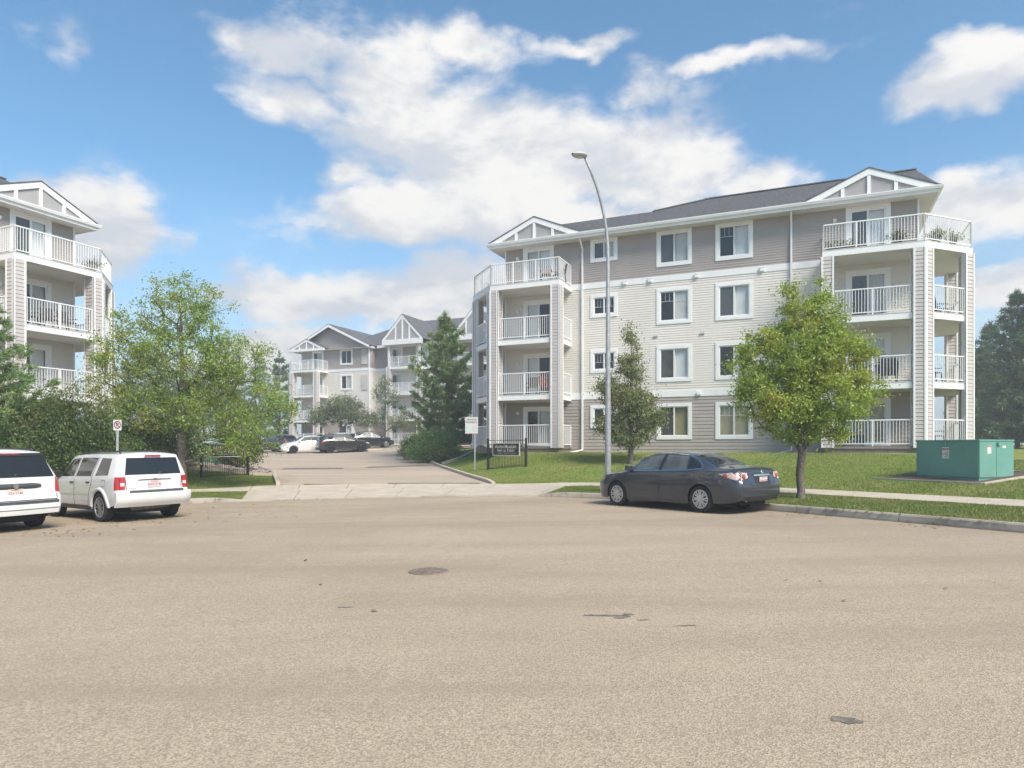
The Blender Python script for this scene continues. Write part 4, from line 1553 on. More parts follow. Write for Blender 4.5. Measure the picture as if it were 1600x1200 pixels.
# -------------------------------------------------- the dark grey sedan
def sedan_spec(**k):
    d = dict(L=4.82, r=.325, arch=.365, axles=(1.45, -1.33), rlen=.5,
             top=[(-2.41, .93), (-2.36, 1.02), (-2.2, 1.075), (-1.85, 1.105), (-1.65, 1.135), (-1.2, 1.315), (-.7, 1.432), (-.15, 1.47), (.3, 1.445), (.65, 1.345), (1.15, 1.06), (1.35, .985), (1.8, .925), (2.15, .835), (2.33, .73), (2.41, .60)],
             belt=[(-2.41, .86), (-2.3, .95), (-1.9, 1.00), (-1.3, 1.005), (-.3, .975), (.6, .935), (1.2, .90), (1.8, .835), (2.2, .725), (2.41, .55)],
             wt=[(-2.41, .60), (-2.2, .69), (-1.85, .68), (-1.3, .60), (-.6, .565), (.2, .575), (.7, .63), (1.2, .70), (1.6, .73), (2.1, .66), (2.41, .50)],
             w=[(-2.41, .70), (-2.37, .77), (-2.25, .84), (-1.9, .885), (-1.3, .897), (0, .885), (1.35, .892), (1.9, .86), (2.2, .77), (2.35, .64), (2.41, .52)],
             drop=[(-2.41, .03), (-1.8, .05), (-1.2, .06), (0, .065), (.8, .06), (1.4, .05), (2.41, .04)],
             bot=[(-2.41, .33), (-2.25, .27), (-1.75, .24), (-.9, .20), (.9, .20), (1.9, .21), (2.3, .22), (2.41, .28)],
             rear=[(.2, .16), (.34, .05), (.5, .0), (.68, .0), (.78, .05), (.95, .07), (1.05, .05), (1.5, .05)], front=[(.15, .14), (.3, .02), (.5, 0), (.7, .06), (.9, .2), (1.5, .3)], bulge=.07)
    d.update(k)
    return d

def sedan(name, body, glass_side, style, label, dark_trim=BLACKTRIM, rearlamps='round', plate=True):
    c = Car(name, sedan_spec(), body)
    def sd_(sg, fn):
        a = c.quad(fn, [(.99, .985), (.01, 1.005), (-.05, 1.375), (.46, 1.345)], 'side_window', glass_side)
        c.quad(fn, [(-.11, 1.005), (-.90, 1.03), (-.80, 1.335), (-.14, 1.378)], 'side_window', glass_side)
        c.quad(fn, [(-.95, 1.03), (-1.34, 1.065), (-1.14, 1.20), (-.86, 1.325)], 'quarter_window', CARGLASS)
        c.line(lambda x, z: fn(x, z, .006), [(1.06, .965), (-.04, .985), (-.93, 1.01), (-1.36, 1.045)], .028, 'window_moulding', CHROME)
        c.line(lambda x, z: fn(x, z, .0065), [(-1.36, 1.05), (-1.32, 1.13), (-1.10, 1.265), (-.85, 1.36), (-.45, 1.40)], .018, 'window_moulding', CHROME)
        c.line(lambda x, z: fn(x, z, .007), [(-.08, .99), (-.095, 1.385)], .095, 'door_pillar', dark_trim)
        c.line(fn, [(1.10, .93), (1.16, .70), (1.05, .30), (.98, .235)], .015, 'door_seam', SEAM)
        c.line(fn, [(-.06, .985), (-.06, .60), (-.02, .24)], .015, 'door_seam', SEAM)
        c.line(fn, [(-1.00, 1.0), (-1.06, .84), (-1.02, .72), (-.90, .58), (-.86, .26)], .015, 'door_seam', SEAM)
        c.line(fn, [(1.0, .255), (-.85, .255)], .012, 'sill_seam', SEAM)
        c.line(lambda x, z: fn(x, z, .012), [(1.0, .475), (-.03, .47)], .035, 'side_moulding', body)
        c.line(lambda x, z: fn(x, z, .012), [(-.10, .47), (-.80, .465)], .035, 'side_moulding', body)
        c.line(fn, [(-1.75, .99), (-1.50, .985), (-1.47, .80), (-1.68, .79), (-1.75, .98)] if sg > 0 else [(-1.75, .99), (-1.749, .985)], .007, 'fuel_door_seam', SEAM)
        # lamps
        c.quad(lambda x, z: fn(x, z, .006), [(2.28, .60), (1.93, .715), (1.90, .775), (2.20, .74)], 'headlight', CLEARLENS if False else AMBER)
        c.quad(lambda x, z: fn(x, z, .006), [(-1.84, .93), (-2.30, .79), (-2.36, .87), (-2.26, .975)], 'tail_light', PALELENS)
    c.sides(sd_)
    for sg in (1, -1):
        rp = lambda y, z: c.rearp(y, z, .007)
        c.quad(rp, [(sg * .50, .84), (sg * .735, .785), (sg * .70, .965), (sg * .50, .955)], 'tail_light', PALELENS)
        for (y, z, r_) in ((.62, .865, .062),):
            p = c.rearp(sg * y, z, .014)
            MB().lathe([(.001, -.012), (r_ * .9, -.008), (r_, .0), (r_, .02)], 20, 'y').build('lamp_ring', DULLRED, c.root, True, loc=p).rotation_euler = (0, 0, R(-90))
        p = c.side(-2.05, .885, sg, .012)
        MB().lathe([(.001, .008), (.052, .004), (.058, -.01)], 20, 'y').build('lamp_ring', DULLRED, c.root, True, loc=p).rotation_euler = (0, 0, R(12 * sg) + (0 if sg > 0 else math.pi))
    # glass
    c.quad(lambda x, y: c.topp(x, y, .005), [(-1.68, -.60), (-1.68, .60), (-.98, .50), (-.98, -.50)], 'rear_window', CARGLASS, nu=10, nv=8)
    c.quad(lambda x, y: c.topp(x, y, .005), [(1.20, .64), (1.20, -.64), (.55, -.53), (.55, .53)], 'windscreen', CARGLASS, nu=10, nv=8)
    # trunk
    rp = lambda y, z: c.rearp(y, z, .005)
    c.line(rp, [(-.52, .965), (-.50, .80), (-.42, .66), (.42, .66), (.50, .80), (.52, .965)], .016, 'trunk_seam', SEAM)
    c.line(lambda y, z: c.rearp(y, z, .006), [(-.80, .60), (.80, .60)], .008, 'bumper_seam', SEAM)
    c.quad(lambda y, z: c.rearp(y, z, .010), [(-.30, .875), (.30, .875), (.30, .915), (-.30, .915)], 'trunk_garnish', CHROME)
    c.quad(lambda y, z: c.rearp(y, z, .006), [(-.27, .68), (.27, .68), (.30, .87), (-.30, .87)], 'plate_recess', dark_trim)
    c.plate(0, .775, text='CHJ-4170' if plate else None)
    p = c.rearp(0, .965, .008)
    e = MB().lathe([(.038, 0), (.046, .006), (.054, 0)], 22, 'y')
    e.bar((-.05, .002, 0), (.05, .002, 0), .012, .012)
    e.build('emblem', CHROME, c.root, True, loc=p).rotation_euler = (0, 0, R(90))
    c.quad(lambda y, z: c.rearp(y, z, .006), [(-.60, .30), (.60, .30), (.66, .40), (-.66, .40)], 'bumper_lower', dark_trim)
    pipe_tip(c, .55, .33); pipe_tip(c, -.55, .33)
    # front
    fp = lambda y, z: c.rearp(y, z, .006, True)
    c.quad(fp, [(-.34, .30), (.34, .30), (.40, .42), (-.40, .42)], 'lower_grille', BLACKTRIM)
    c.quad(fp, [(-.28, .50), (.28, .50), (.34, .60), (-.34, .60)], 'grille', BLACKTRIM)
    c.line(lambda x, y: c.topp(x, y, .004), [(1.32, -.66), (1.75, -.70), (2.15, -.60)], .008, 'hood_seam', SEAM)
    c.line(lambda x, y: c.topp(x, y, .004), [(1.32, .66), (1.75, .70), (2.15, .60)], .008, 'hood_seam', SEAM)
    handles(c, [(.12, .845), (-.85, .880)], body)
    mirrors(c, .93, 1.00, body)
    c.wheels(style, .775)
    tag(c.root, label, 'car')
    return c

GREYCAR = paint('grey_car_paint', (.044, .051, .064), .30)
ca = sedan('parked_car', GREYCAR, CARGLASS_LIGHT, 'hubcap', 'dark grey four door sedan parked at the curb in front of the lamp post')
ca.place(4.39, 17.77, (-.585, .811))

# -------------------------------------------------- boxy utility bodies (hatch, SUV, minivan)
WHITEPAINT = paint('white_car_paint', (.74, .73, .71), 0, .10)
def jeep():
    sp = dict(L=4.41, r=.345, arch=.395, axles=(1.30, -1.335), rlen=.75, tw=.225, tumble=.10,
              top=[(-2.205, 1.545), (-2.15, 1.60), (-1.9, 1.635), (-.5, 1.65), (.25, 1.635), (.55, 1.57), (1.05, 1.17), (1.2, 1.105), (1.9, 1.04), (2.12, .98), (2.205, .75)],
              belt=[(-2.205, 1.03), (-.5, 1.02), (.9, 1.0), (1.9, .96), (2.12, .90), (2.205, .65)],
              wt=[(-2.205, .625), (-2.0, .665), (-1.2, .675), (.3, .655), (.6, .66), (1.1, .72), (1.9, .76), (2.205, .60)],
              w=[(-2.205, .775), (-2.17, .825), (-2.05, .862), (-1.6, .877), (0, .872), (1.6, .877), (1.95, .85), (2.15, .76), (2.205, .66)],
              drop=[(-2.205, .05), (0, .06), (.8, .06), (2.205, .04)],
              bot=[(-2.205, .42), (-1.95, .38), (-1.7, .33), (-.85, .29), (.85, .29), (1.8, .30), (2.205, .36)],
              rear=[(.25, .22), (.40, .10), (.55, .0), (.70, .0), (.74, .04), (1.02, .06), (1.10, .075), (1.55, .17), (1.7, .22)],
              front=[(.2, .12), (.4, 0), (.7, 0), (1.0, .05), (1.6, .2)], bulge=.05)
    c = Car('parked_suv', sp, WHITEPAINT)
    def sd_(sg, fn):
        c.quad(fn, [(.93, 1.055), (.10, 1.065), (.06, 1.515), (.50, 1.475)], 'side_window', CARGLASS)
        c.quad(fn, [(-.02, 1.065), (-.84, 1.075), (-.98, 1.51), (-.06, 1.52)], 'side_window', CARGLASS)
        c.quad(fn, [(-1.08, 1.09), (-1.72, 1.10), (-1.66, 1.49), (-1.17, 1.505)], 'quarter_window', CARGLASS)
        c.line(fn, [(1.02, 1.02), (1.06, .70), (.93, .36)], .016, 'door_seam', SEAM)
        c.line(fn, [(.04, 1.53), (.04, .36)], .016, 'door_seam', SEAM)
        c.line(fn, [(-1.03, 1.53), (-.90, 1.05), (-.92, .92), (-.80, .70), (-.72, .36)], .016, 'door_seam', SEAM)
        c.line(fn, [(.93, .365), (-.72, .365)], .016, 'door_seam', SEAM)
        c.line(lambda x, z: fn(x, z, .007), [(.86, .315), (-.86, .315)], .075, 'rocker_trim', DARKGREY)
        c.line(lambda x, z: fn(x, z, .010), [(.95, .64), (.03, .64)], .018, 'door_crease', WHITEPAINT)
        c.line(lambda x, z: fn(x, z, .010), [(.0, .64), (-.74, .64)], .018, 'door_crease', WHITEPAINT)
        if sg > 0:
            c.line(fn, [(-1.45, .985), (-1.62, .985), (-1.62, .84), (-1.45, .84), (-1.45, .985)], .008, 'fuel_door_seam', SEAM)
        for a in c.ax:
            pts = [(a + .445 * math.cos(t_), c.r + .445 * math.sin(t_)) for t_ in np.linspace(.02, math.pi - .02, 11)]
            b = MB()
            n = 20
            for k in range(n + 1):
                t_ = .0 + math.pi * k / n
                for (rr_, of) in ((.392, -.01), (.400, .034), (.455, .030), (.475, .002)):
                    x, z = a + rr_ * math.cos(t_), c.r + rr_ * math.sin(t_)
                    z = max(z, c.bot(x) + .0)
                    b.v.append(fn(x, z, of))
            for k in range(n):
                for j in range(3):
                    q_ = k * 4 + j
                    b.f.append((q_, q_ + 1, q_ + 5, q_ + 4))
            b.build('fender_flare', WHITEPAINT, c.root, True)
        # tall tail lamps wrapping the corner
        l = c.quad(lambda x, z: fn(x, z, .012), [(-2.06, .765), (-2.205, .765), (-2.185, 1.06), (-2.05, 1.06)], 'tail_light', REDLENS)
        l2 = c.quad(lambda y, z: c.rearp(sg * y, z, .014), [(.785, .765), (.675, .765), (.655, 1.06), (.765, 1.06)], 'tail_light', REDLENS)
        c.quad(lambda y, z: c.rearp(sg * y, z, .018), [(.775, .85), (.685, .85), (.68, .925), (.77, .925)], 'reverse_lens', CLEARLENS, l2)
    c.sides(sd_)
    rp = lambda o_: (lambda y, z: c.rearp(y, z, o_))
    c.quad(rp(.006), [(.655, 1.105), (-.655, 1.105), (-.585, 1.50), (.585, 1.50)], 'rear_window', CARGLASS)
    c.quad(lambda x, y: c.topp(x, y, .005), [(1.16, .66), (1.16, -.66), (.52, -.60), (.52, .60)], 'windscreen', CARGLASS)
    c.quad(rp(.03), [(.20, 1.525), (-.20, 1.525), (-.18, 1.565), (.18, 1.565)], 'brake_light', REDLENS)
    c.line(rp(.005), [(-.66, 1.06), (-.64, .74), (.64, .74), (.66, 1.06)], .018, 'tailgate_seam', SEAM)
    # handle bar, plate, badge
    b = MB()
    for k in range(12):
        y0, y1 = -.40 + k * .8 / 12, -.40 + (k + 1) * .8 / 12
    g1 = MB().grid(lambda u, v: c.rearp(.40 - .8 * u, .985 + .045 * v * math.sin(math.pi * min(1, max(0, .08 + .84 * u))), .03 if .2 < v < .8 else .008), 12, 5)
    g1.build('tailgate_bar', WHITEPAINT, c.root, True)
    MB().grid(lambda u, v: c.rearp(.38 - .76 * u, .972 + .012 * v, .010), 12, 1).build('tailgate_painted_shadow', BLACKTRIM, c.root)  # black strip draped below the tailgate bar, its shade put in as colour
    c.plate(.02, .88, text='CWY-7146')
    M4 = Matrix.Translation(Vector(c.rearp(0, 1.012, .036))) @ Matrix.Rotation(R(-90), 4, 'Z') @ Matrix.Rotation(R(90), 4, 'X')
    lettering('badge', 'Jeep', .055, CHROME, c.root, M4, .002, bold=.001)
    M4 = Matrix.Translation(Vector(c.rearp(.50, .785, .008))) @ Matrix.Rotation(R(-90), 4, 'Z') @ Matrix.Rotation(R(90), 4, 'X')
    lettering('badge', 'PATRIOT', .034, CHROME, c.root, M4, .001)
    # bumper with a dark step strip
    bm = MB()
    prof = [(.36, .05), (.42, .0), (.50, -.075), (.64, -.085), (.70, -.07), (.705, .02)]
    for k in range(17):
        u = -1 + 2 * k / 16
        yy = u * .875
        for (z, o_) in prof:
            cur = .30 * max(0, abs(u) - .80) ** 1.3 * 2.2
            bm.v.append((-2.215 + o_ + cur - .05 * (1 - u * u), yy, z))
    for k in range(16):
        for j in range(5):
            a = k * 6 + j
            bm.f.append((a, a + 1, a + 7, a + 6))
    for k in (0, 16):
        bm.f.append(tuple(k * 6 + j for j in range(6)))
    bp = bm.build('rear_bumper', WHITEPAINT, c.root, True, auto=50)
    st = MB()
    for k in range(13):
        u = -.72 + 1.44 * k / 12
        x = -2.215 - .07 - .05 * (1 - u * u)
        st.v += [(x - .020, u * .875, .700), (x - .008, u * .875, .742), (x + .06, u * .875, .745)]
    for k in range(12):
        for j in range(2):
            a = k * 3 + j
            st.f.append((a, a + 1, a + 4, a + 3))
    st.build('bumper_strip', DARKGREY, bp)
    MB().tube([(-1.90, -.45, .36), (-1.95, .45, .36)], .10, 10).build('muffler', mat('muffler_steel', (.16, .14, .12), .6, .3, 8, metal=.5), c.root, True)
    MB().tube([(-2.28, -.10, 1.16), (-2.225, -.32, 1.185)], [.012, .007], 6).tube([(-2.27, -.05, 1.12), (-2.28, -.10, 1.16)], .014, 6).build('rear_wiper', BLACKTRIM, c.root)
    # roof rails
    for sg in (1, -1):
        y = sg * .555
        b = MB().tube([(-1.75, y, c.ztop(-1.75, y)), (-1.65, y, c.ztop(-1.65, y) + .045), (-.6, y, c.ztop(-.6, y) + .05), (.2, y, c.ztop(.2, y) + .045), (.32, y, c.ztop(.32, y))], .019, 8)
        b.build('roof_rail', BLACKTRIM, c.root, True)
    handles(c, [(.18, .915), (-.72, .925)], BLACKTRIM)
    mirrors(c, .93, 1.08, BLACKTRIM, .19, .15)
    fp = lambda y, z: c.rearp(y, z, .006, True)
    c.quad(fp, [(-.42, .72), (.42, .72), (.42, .90), (-.42, .90)], 'grille', BLACKTRIM)
    for sg in (1, -1):
        c.quad(lambda y, z: c.rearp(sg * y, z, .008, True), [(.46, .72), (.62, .72), (.62, .88), (.46, .88)], 'headlight', CLEARLENS)
    c.wheels('multi', .77)
    tag(c.root, 'white boxy five door utility vehicle with tall red tail lamps and roof rails', 'car')
    return c
jp = jeep()
jp.place(-10.26, 17.54, (-.81, .59))

def minivan():
    sp = dict(L=5.14, r=.335, arch=.385, axles=(1.55, -1.53), rlen=.85, tw=.22, tumble=.12,
              top=[(-2.57, 1.62), (-2.5, 1.68), (-2.2, 1.725), (-.8, 1.75), (.3, 1.72), (.7, 1.62), (1.55, 1.12), (1.75, 1.06), (2.3, .93), (2.5, .82), (2.57, .65)],
              belt=[(-2.57, 1.08), (-1.0, 1.06), (1.0, 1.0), (1.8, .95), (2.3, .86), (2.57, .6)],
              wt=[(-2.57, .64), (-2.4, .70), (-1.2, .735), (.4, .72), (.8, .72), (1.6, .76), (2.2, .75), (2.57, .55)],
              w=[(-2.57, .86), (-2.53, .91), (-2.4, .955), (-1.9, .975), (0, .98), (1.7, .97), (2.2, .90), (2.48, .75), (2.57, .62)],
              drop=[(-2.57, .05), (0, .06), (2.57, .04)],
              bot=[(-2.57, .36), (-2.2, .30), (-1.0, .24), (1.0, .24), (2.57, .28)],
              rear=[(.25, .16), (.38, .02), (.50, .0), (.72, .02), (.80, .09), (1.10, .12), (1.35, .20), (1.72, .34), (1.8, .38)],
              front=[(.2, .1), (.4, 0), (.7, .05), (1.0, .2), (1.7, .3)], bulge=.07)
    c = Car('parked_minivan', sp, WHITEPAINT)
    rp = lambda o_: (lambda y, z: c.rearp(y, z, o_))
    c.quad(rp(.006), [(.80, 1.14), (-.80, 1.14), (-.665, 1.60), (.665, 1.60)], 'rear_window', CARGLASS, nu=12, nv=8)
    c.quad(rp(.020), [(.66, 1.585), (-.66, 1.585), (-.63, 1.645), (.63, 1.645)], 'spoiler', BLACKTRIM, nu=12)
    c.quad(rp(.030), [(.17, 1.615), (-.17, 1.615), (-.16, 1.645), (.16, 1.645)], 'brake_light', REDLENS)
    b = MB().grid(lambda u, v: c.rearp(.50 - 1.0 * u, .955 + .115 * (v - .5) * (1 - .5 * (2 * u - 1) ** 8) + .5 * 0, .035 * math.sin(math.pi * v) + .008), 16, 6)
    b.build('tailgate_bar', DARKGREY, c.root, True)
    e = MB()
    p = c.rearp(0, .96, .045)
    e.prism([(-.045, .045), (.045, .045), (.05, .0), (.03, -.05), (0, -.065), (-.03, -.05), (-.05, 0)], 0, .006)
    e.box(-.012, .012, -.02, .045, .006, .012).box(-.032, -.018, -.035, .03, .006, .012).box(.018, .032, -.035, .03, .006, .012)
    eo = e.build('emblem', CHROME, c.root)
    eo.matrix_local = Matrix.Translation(p) @ Matrix.Rotation(R(-90), 4, 'Z') @ Matrix.Rotation(R(90), 4, 'X')
    c.plate(0, .825, text='CLJ-1146')
    c.line(rp(.005), [(-.83, 1.12), (-.80, .66), (.80, .66), (.83, 1.12)], .018, 'tailgate_seam', SEAM)
    c.line(rp(.012), [(-.84, .615), (.84, .615)], .055, 'bumper_strip', DARKGREY)
    c.line(rp(.006), [(-.86, .47), (.86, .47)], .012, 'bumper_seam', SEAM)
    M4 = Matrix.Translation(Vector(c.rearp(-.62, .80, .008))) @ Matrix.Rotation(R(-90), 4, 'Z') @ Matrix.Rotation(R(90), 4, 'X')
    lettering('badge', 'GRAND CARAVAN', .034, DARKGREY, c.root, M4, .001)
    MB().tube([(-2.50, -.05, 1.20), (-2.44, -.40, 1.225)], [.012, .007], 6).tube([(-2.49, .0, 1.165), (-2.50, -.05, 1.20)], .014, 6).build('rear_wiper', BLACKTRIM, c.root)
    def sd_(sg, fn):
        c.quad(fn, [(1.35, 1.04), (.45, 1.07), (.40, 1.58), (.72, 1.54)], 'side_window', CARGLASS)
        c.quad(fn, [(.36, 1.075), (-.85, 1.10), (-.85, 1.62), (.32, 1.60)], 'side_window', CARGLASS)
        c.quad(fn, [(-.93, 1.105), (-2.05, 1.13), (-1.90, 1.60), (-.93, 1.62)], 'quarter_window', CARGLASS)
        c.line(fn, [(.42, 1.64), (.42, .3)], .016, 'door_seam', SEAM)
        c.line(fn, [(-.90, 1.64), (-.90, .3)], .016, 'door_seam', SEAM)
        c.line(fn, [(1.2, .32), (-1.0, .32)], .010, 'sill_seam', SEAM)
        l = c.quad(lambda x, z: fn(x, z, .012), [(-2.24, .80), (-2.46, .80), (-2.40, 1.12), (-2.26, 1.12)], 'tail_light', REDLENS)
        l2 = c.quad(lambda y, z: c.rearp(sg * y, z, .014), [(.885, .80), (.80, .80), (.82, 1.12), (.845, 1.12)], 'tail_light', REDLENS)
        c.quad(lambda x, z: fn(x, z, .016), [(-2.30, 1.02), (-2.44, 1.02), (-2.42, 1.075), (-2.31, 1.075)], 'reverse_lens', AMBER, l)
        y = sg * .61
        MB().tube([(-2.0, y, c.ztop(-2.0, y)), (-1.9, y, c.ztop(-1.9, y) + .04), (-.6, y, c.ztop(-.6, y) + .05), (.2, y, c.ztop(.2, y) + .04), (.3, y, c.ztop(.3, y))], .02, 8).build('roof_rail', BLACKTRIM, c.root, True)
    c.sides(sd_)
    c.quad(lambda x, y: c.topp(x, y, .005), [(1.66, .70), (1.66, -.70), (.68, -.66), (.68, .66)], 'windscreen', CARGLASS)
    handles(c, [(.52, .93), (-.78, .96)], WHITEPAINT)
    mirrors(c, 1.25, 1.06, BLACKTRIM)
    MB().tube([(-2.15, -.5, .30), (-2.2, .5, .30)], .09, 10).build('muffler', mat('muffler_steel', (.16, .14, .12)), c.root, True)
    c.wheels('alloy', .85)
    tag(c.root, 'white minivan with a dark tailgate bar and wide black rear window', 'minivan')
    return c
mv = minivan()
mv.place(-12.46, 15.26, (-.88, .47))

# -------------------------------------------------- cars in the lot
def hatch(name, body, label, H=1.0, style='dark', cat='car', rearlens=REDLENS):
    sp = dict(L=4.28, r=.335, arch=.375, axles=(1.28, -1.29), rlen=.6, tumble=.16,
              top=[(-2.14, 1.10), (-2.05, 1.24), (-1.85, 1.36), (-1.4, 1.47), (-.5, 1.54), (.1, 1.52), (.5, 1.42), (1.1, 1.08), (1.3, 1.02), (1.8, .93), (2.05, .80), (2.14, .62)],
              belt=[(-2.14, .98), (-1.2, 1.04), (0, .99), (1.2, .94), (1.8, .87), (2.14, .58)],
              wt=[(-2.14, .58), (-1.9, .60), (-1.2, .585), (.2, .58), (.6, .63), (1.2, .71), (1.8, .70), (2.14, .5)],
              w=[(-2.14, .74), (-2.05, .82), (-1.8, .87), (0, .875), (1.5, .87), (1.9, .80), (2.14, .58)],
              drop=[(-2.14, .04), (0, .06), (2.14, .04)], bot=[(-2.14, .36), (-1.7, .28), (-.9, .24), (.9, .24), (2.14, .26)],
              rear=[(.25, .14), (.40, .0), (.65, .0), (.8, .06), (1.0, .08), (1.2, .10), (1.6, .2)], front=[(.2, .1), (.4, 0), (.7, .05), (1.0, .2), (1.6, .3)], bulge=.06)
    if H != 1.0:
        for k in ('top', 'belt'):
            sp[k] = [(x, z * H) for x, z in sp[k]]
    c = Car(name, sp, body)
    def sd_(sg, fn):
        c.quad(fn, [(.95, .985 * H), (.0, 1.02 * H), (-.04, 1.43 * H), (.40, 1.395 * H)], 'side_window', CARGLASS_LIGHT)
        c.quad(fn, [(-.10, 1.02 * H), (-.92, 1.08 * H), (-.95, 1.40 * H), (-.10, 1.435 * H)], 'side_window', CARGLASS_LIGHT)
        c.quad(fn, [(-1.0, 1.10 * H), (-1.45, 1.16 * H), (-1.35, 1.33 * H), (-1.0, 1.385 * H)], 'quarter_window', CARGLASS)
        c.line(fn, [(-.05, .98 * H), (-.03, .3)], .016, 'door_seam', SEAM)
        c.line(lambda x, z: fn(x, z, .008), [(.86, .29), (-.86, .29)], .10, 'rocker_trim', DARKGREY)
        c.quad(lambda x, z: fn(x, z, .008), [(2.03, .66 * H), (1.70, .74 * H), (1.68, .80 * H), (1.98, .76 * H)], 'headlight', CLEARLENS)
        c.quad(lambda x, z: fn(x, z, .010), [(-1.72, .90 * H), (-2.0, .86 * H), (-2.0, .97 * H), (-1.75, .96 * H)], 'tail_light', rearlens)
        c.quad(lambda y, z: c.rearp(sg * y, z, .012), [(.40, .88 * H), (.70, .86 * H), (.68, .97 * H), (.45, .95 * H)], 'tail_light', rearlens)
    c.sides(sd_)
    c.quad(lambda x, y: c.topp(x, y, .006), [(-2.06, -.50), (-2.06, .50), (-1.42, .50), (-1.42, -.50)], 'rear_window', CARGLASS)
    c.quad(lambda x, y: c.topp(x, y, .006), [(1.12, .64), (1.12, -.64), (.42, -.55), (.42, .55)], 'windscreen', CARGLASS_LIGHT)
    c.plate(0, .72 * H)
    c.quad(lambda y, z: c.rearp(y, z, .008), [(-.70, .30), (.70, .30), (.74, .50), (-.74, .50)], 'bumper_lower', DARKGREY)
    c.quad(lambda y, z: c.rearp(y, z, .008, True), [(-.45, .42), (.45, .42), (.40, .62 * H), (-.40, .62 * H)], 'grille', BLACKTRIM)
    handles(c, [(.1, .88 * H), (-.8, .92 * H)], body)
    mirrors(c, .85, 1.02 * H, body)
    c.wheels(style, .76)
    tag(c.root, label, cat)
    return c

def lot(c, px, d, hd):
    x = (px - 800) / F * d
    c.place(x, d, hd)
wsd = sedan('parked_car', WHITEPAINT, CARGLASS_LIGHT, 'dark', 'white sedan with black wheels facing out of its parking bay', plate=False)
lot(wsd, 483, 57.6, (-.86, -.50))
# dark lower grille on the white sedan's nose
wsd.quad(lambda y, z: wsd.rearp(y, z, .010, True), [(-.50, .36), (.50, .36), (.56, .56), (-.56, .56)], 'front_grille', BLACKTRIM)
gh = hatch('parked_car', paint('graphite_paint', (.045, .045, .045), .5), 'graphite grey small crossover with thin red tail lamps beside the white sedan')
lot(gh, 537, 56.6, (.80, .42))
bs = hatch('parked_car', paint('black_paint', (.016, .016, .018), .2), 'black crossover with orange red corner lamps parked nose in before the far block', 1.06, 'alloy', rearlens=mat('orange_lens', (.55, .10, .05), .15, .1, 10, coat=.6))
lot(bs, 580, 66.0, (.86, .40))
ws = hatch('parked_car', paint('silver_paint', (.55, .56, .57), .3), 'silver hatchback mostly hidden behind the graphite crossover', 1.04, 'alloy')
lot(ws, 541, 66.5, (.72, .62))
dv = hatch('parked_car', paint('navy_paint', (.03, .032, .042), .3), 'dark navy crossover half hidden by the big leafy tree', 1.08, 'dark')
lot(dv, 432, 62.5, (-.80, .50))
br = sedan('parked_car', paint('brown_paint', (.095, .048, .030), .45), CARGLASS_LIGHT, 'alloy', 'brown sedan parked beyond the pine beside the apartment block', plate=False)
lot(br, 722, 61.0, (.93, -.30))

# ================================================================== TREES AND SHRUBS
def leaf_quads(C, size, rg, droop=.2, elong=2.0, fold=.25):
    """one folded leaf (two triangles as a bent diamond) for every centre in C; returns verts, faces"""
    n = len(C)
    d = rg.normal(size=(n, 3)); d[:, 2] -= droop * 1.6
    d /= np.linalg.norm(d, axis=1)[:, None]
    u = rg.normal(size=(n, 3)); u -= (u * d).sum(1)[:, None] * d; u /= np.linalg.norm(u, axis=1)[:, None]
    w_ = np.cross(d, u)
    s = (size * rg.uniform(.65, 1.35, n))[:, None]
    a = C - d * s * .5
    b = C + d * s * .5
    l = C + u * s * .5 / elong + w_ * s * fold * .3
    r = C - u * s * .5 / elong + w_ * s * fold * .3
    V = np.stack([a, l, b, r], 1).reshape(-1, 3)
    i = np.arange(n)[:, None] * 4
    Fc = np.concatenate([i + [0, 1, 2], i + [0, 2, 3]], 0)
    return V, Fc

def limb_tubes(nodes, par, rad, sides=5):
    """tapered tubes for every parent-child edge of a skeleton"""
    V = []; Fq = []
    o = 0
    for i in range(1, len(nodes)):
        p = par[i]
        a, b = nodes[p], nodes[i]
        d = b - a; l = np.linalg.norm(d)
        if l < 1e-5: continue
        d = d / l
        ref = np.array([1., 0, 0]) if abs(d[0]) < .9 else np.array([0, 1., 0])
        u = np.cross(d, ref); u /= np.linalg.norm(u); v = np.cross(d, u)
        ra = min(rad[p], rad[i] * 1.35); rb = rad[i]
        ns = sides if rad[i] > .012 else 3
        t = np.linspace(0, 2 * np.pi, ns, endpoint=False)
        ring = np.cos(t)[:, None] * u + np.sin(t)[:, None] * v
        V.append(a - d * ra * .3 + ring * ra); V.append(b + d * rb * .2 + ring * rb)
        for k in range(ns):
            k2 = (k + 1) % ns
            Fq.append((o + k, o + k2, o + ns + k2, o + ns + k))
        o += 2 * ns
    return np.vstack(V), np.array(Fq)

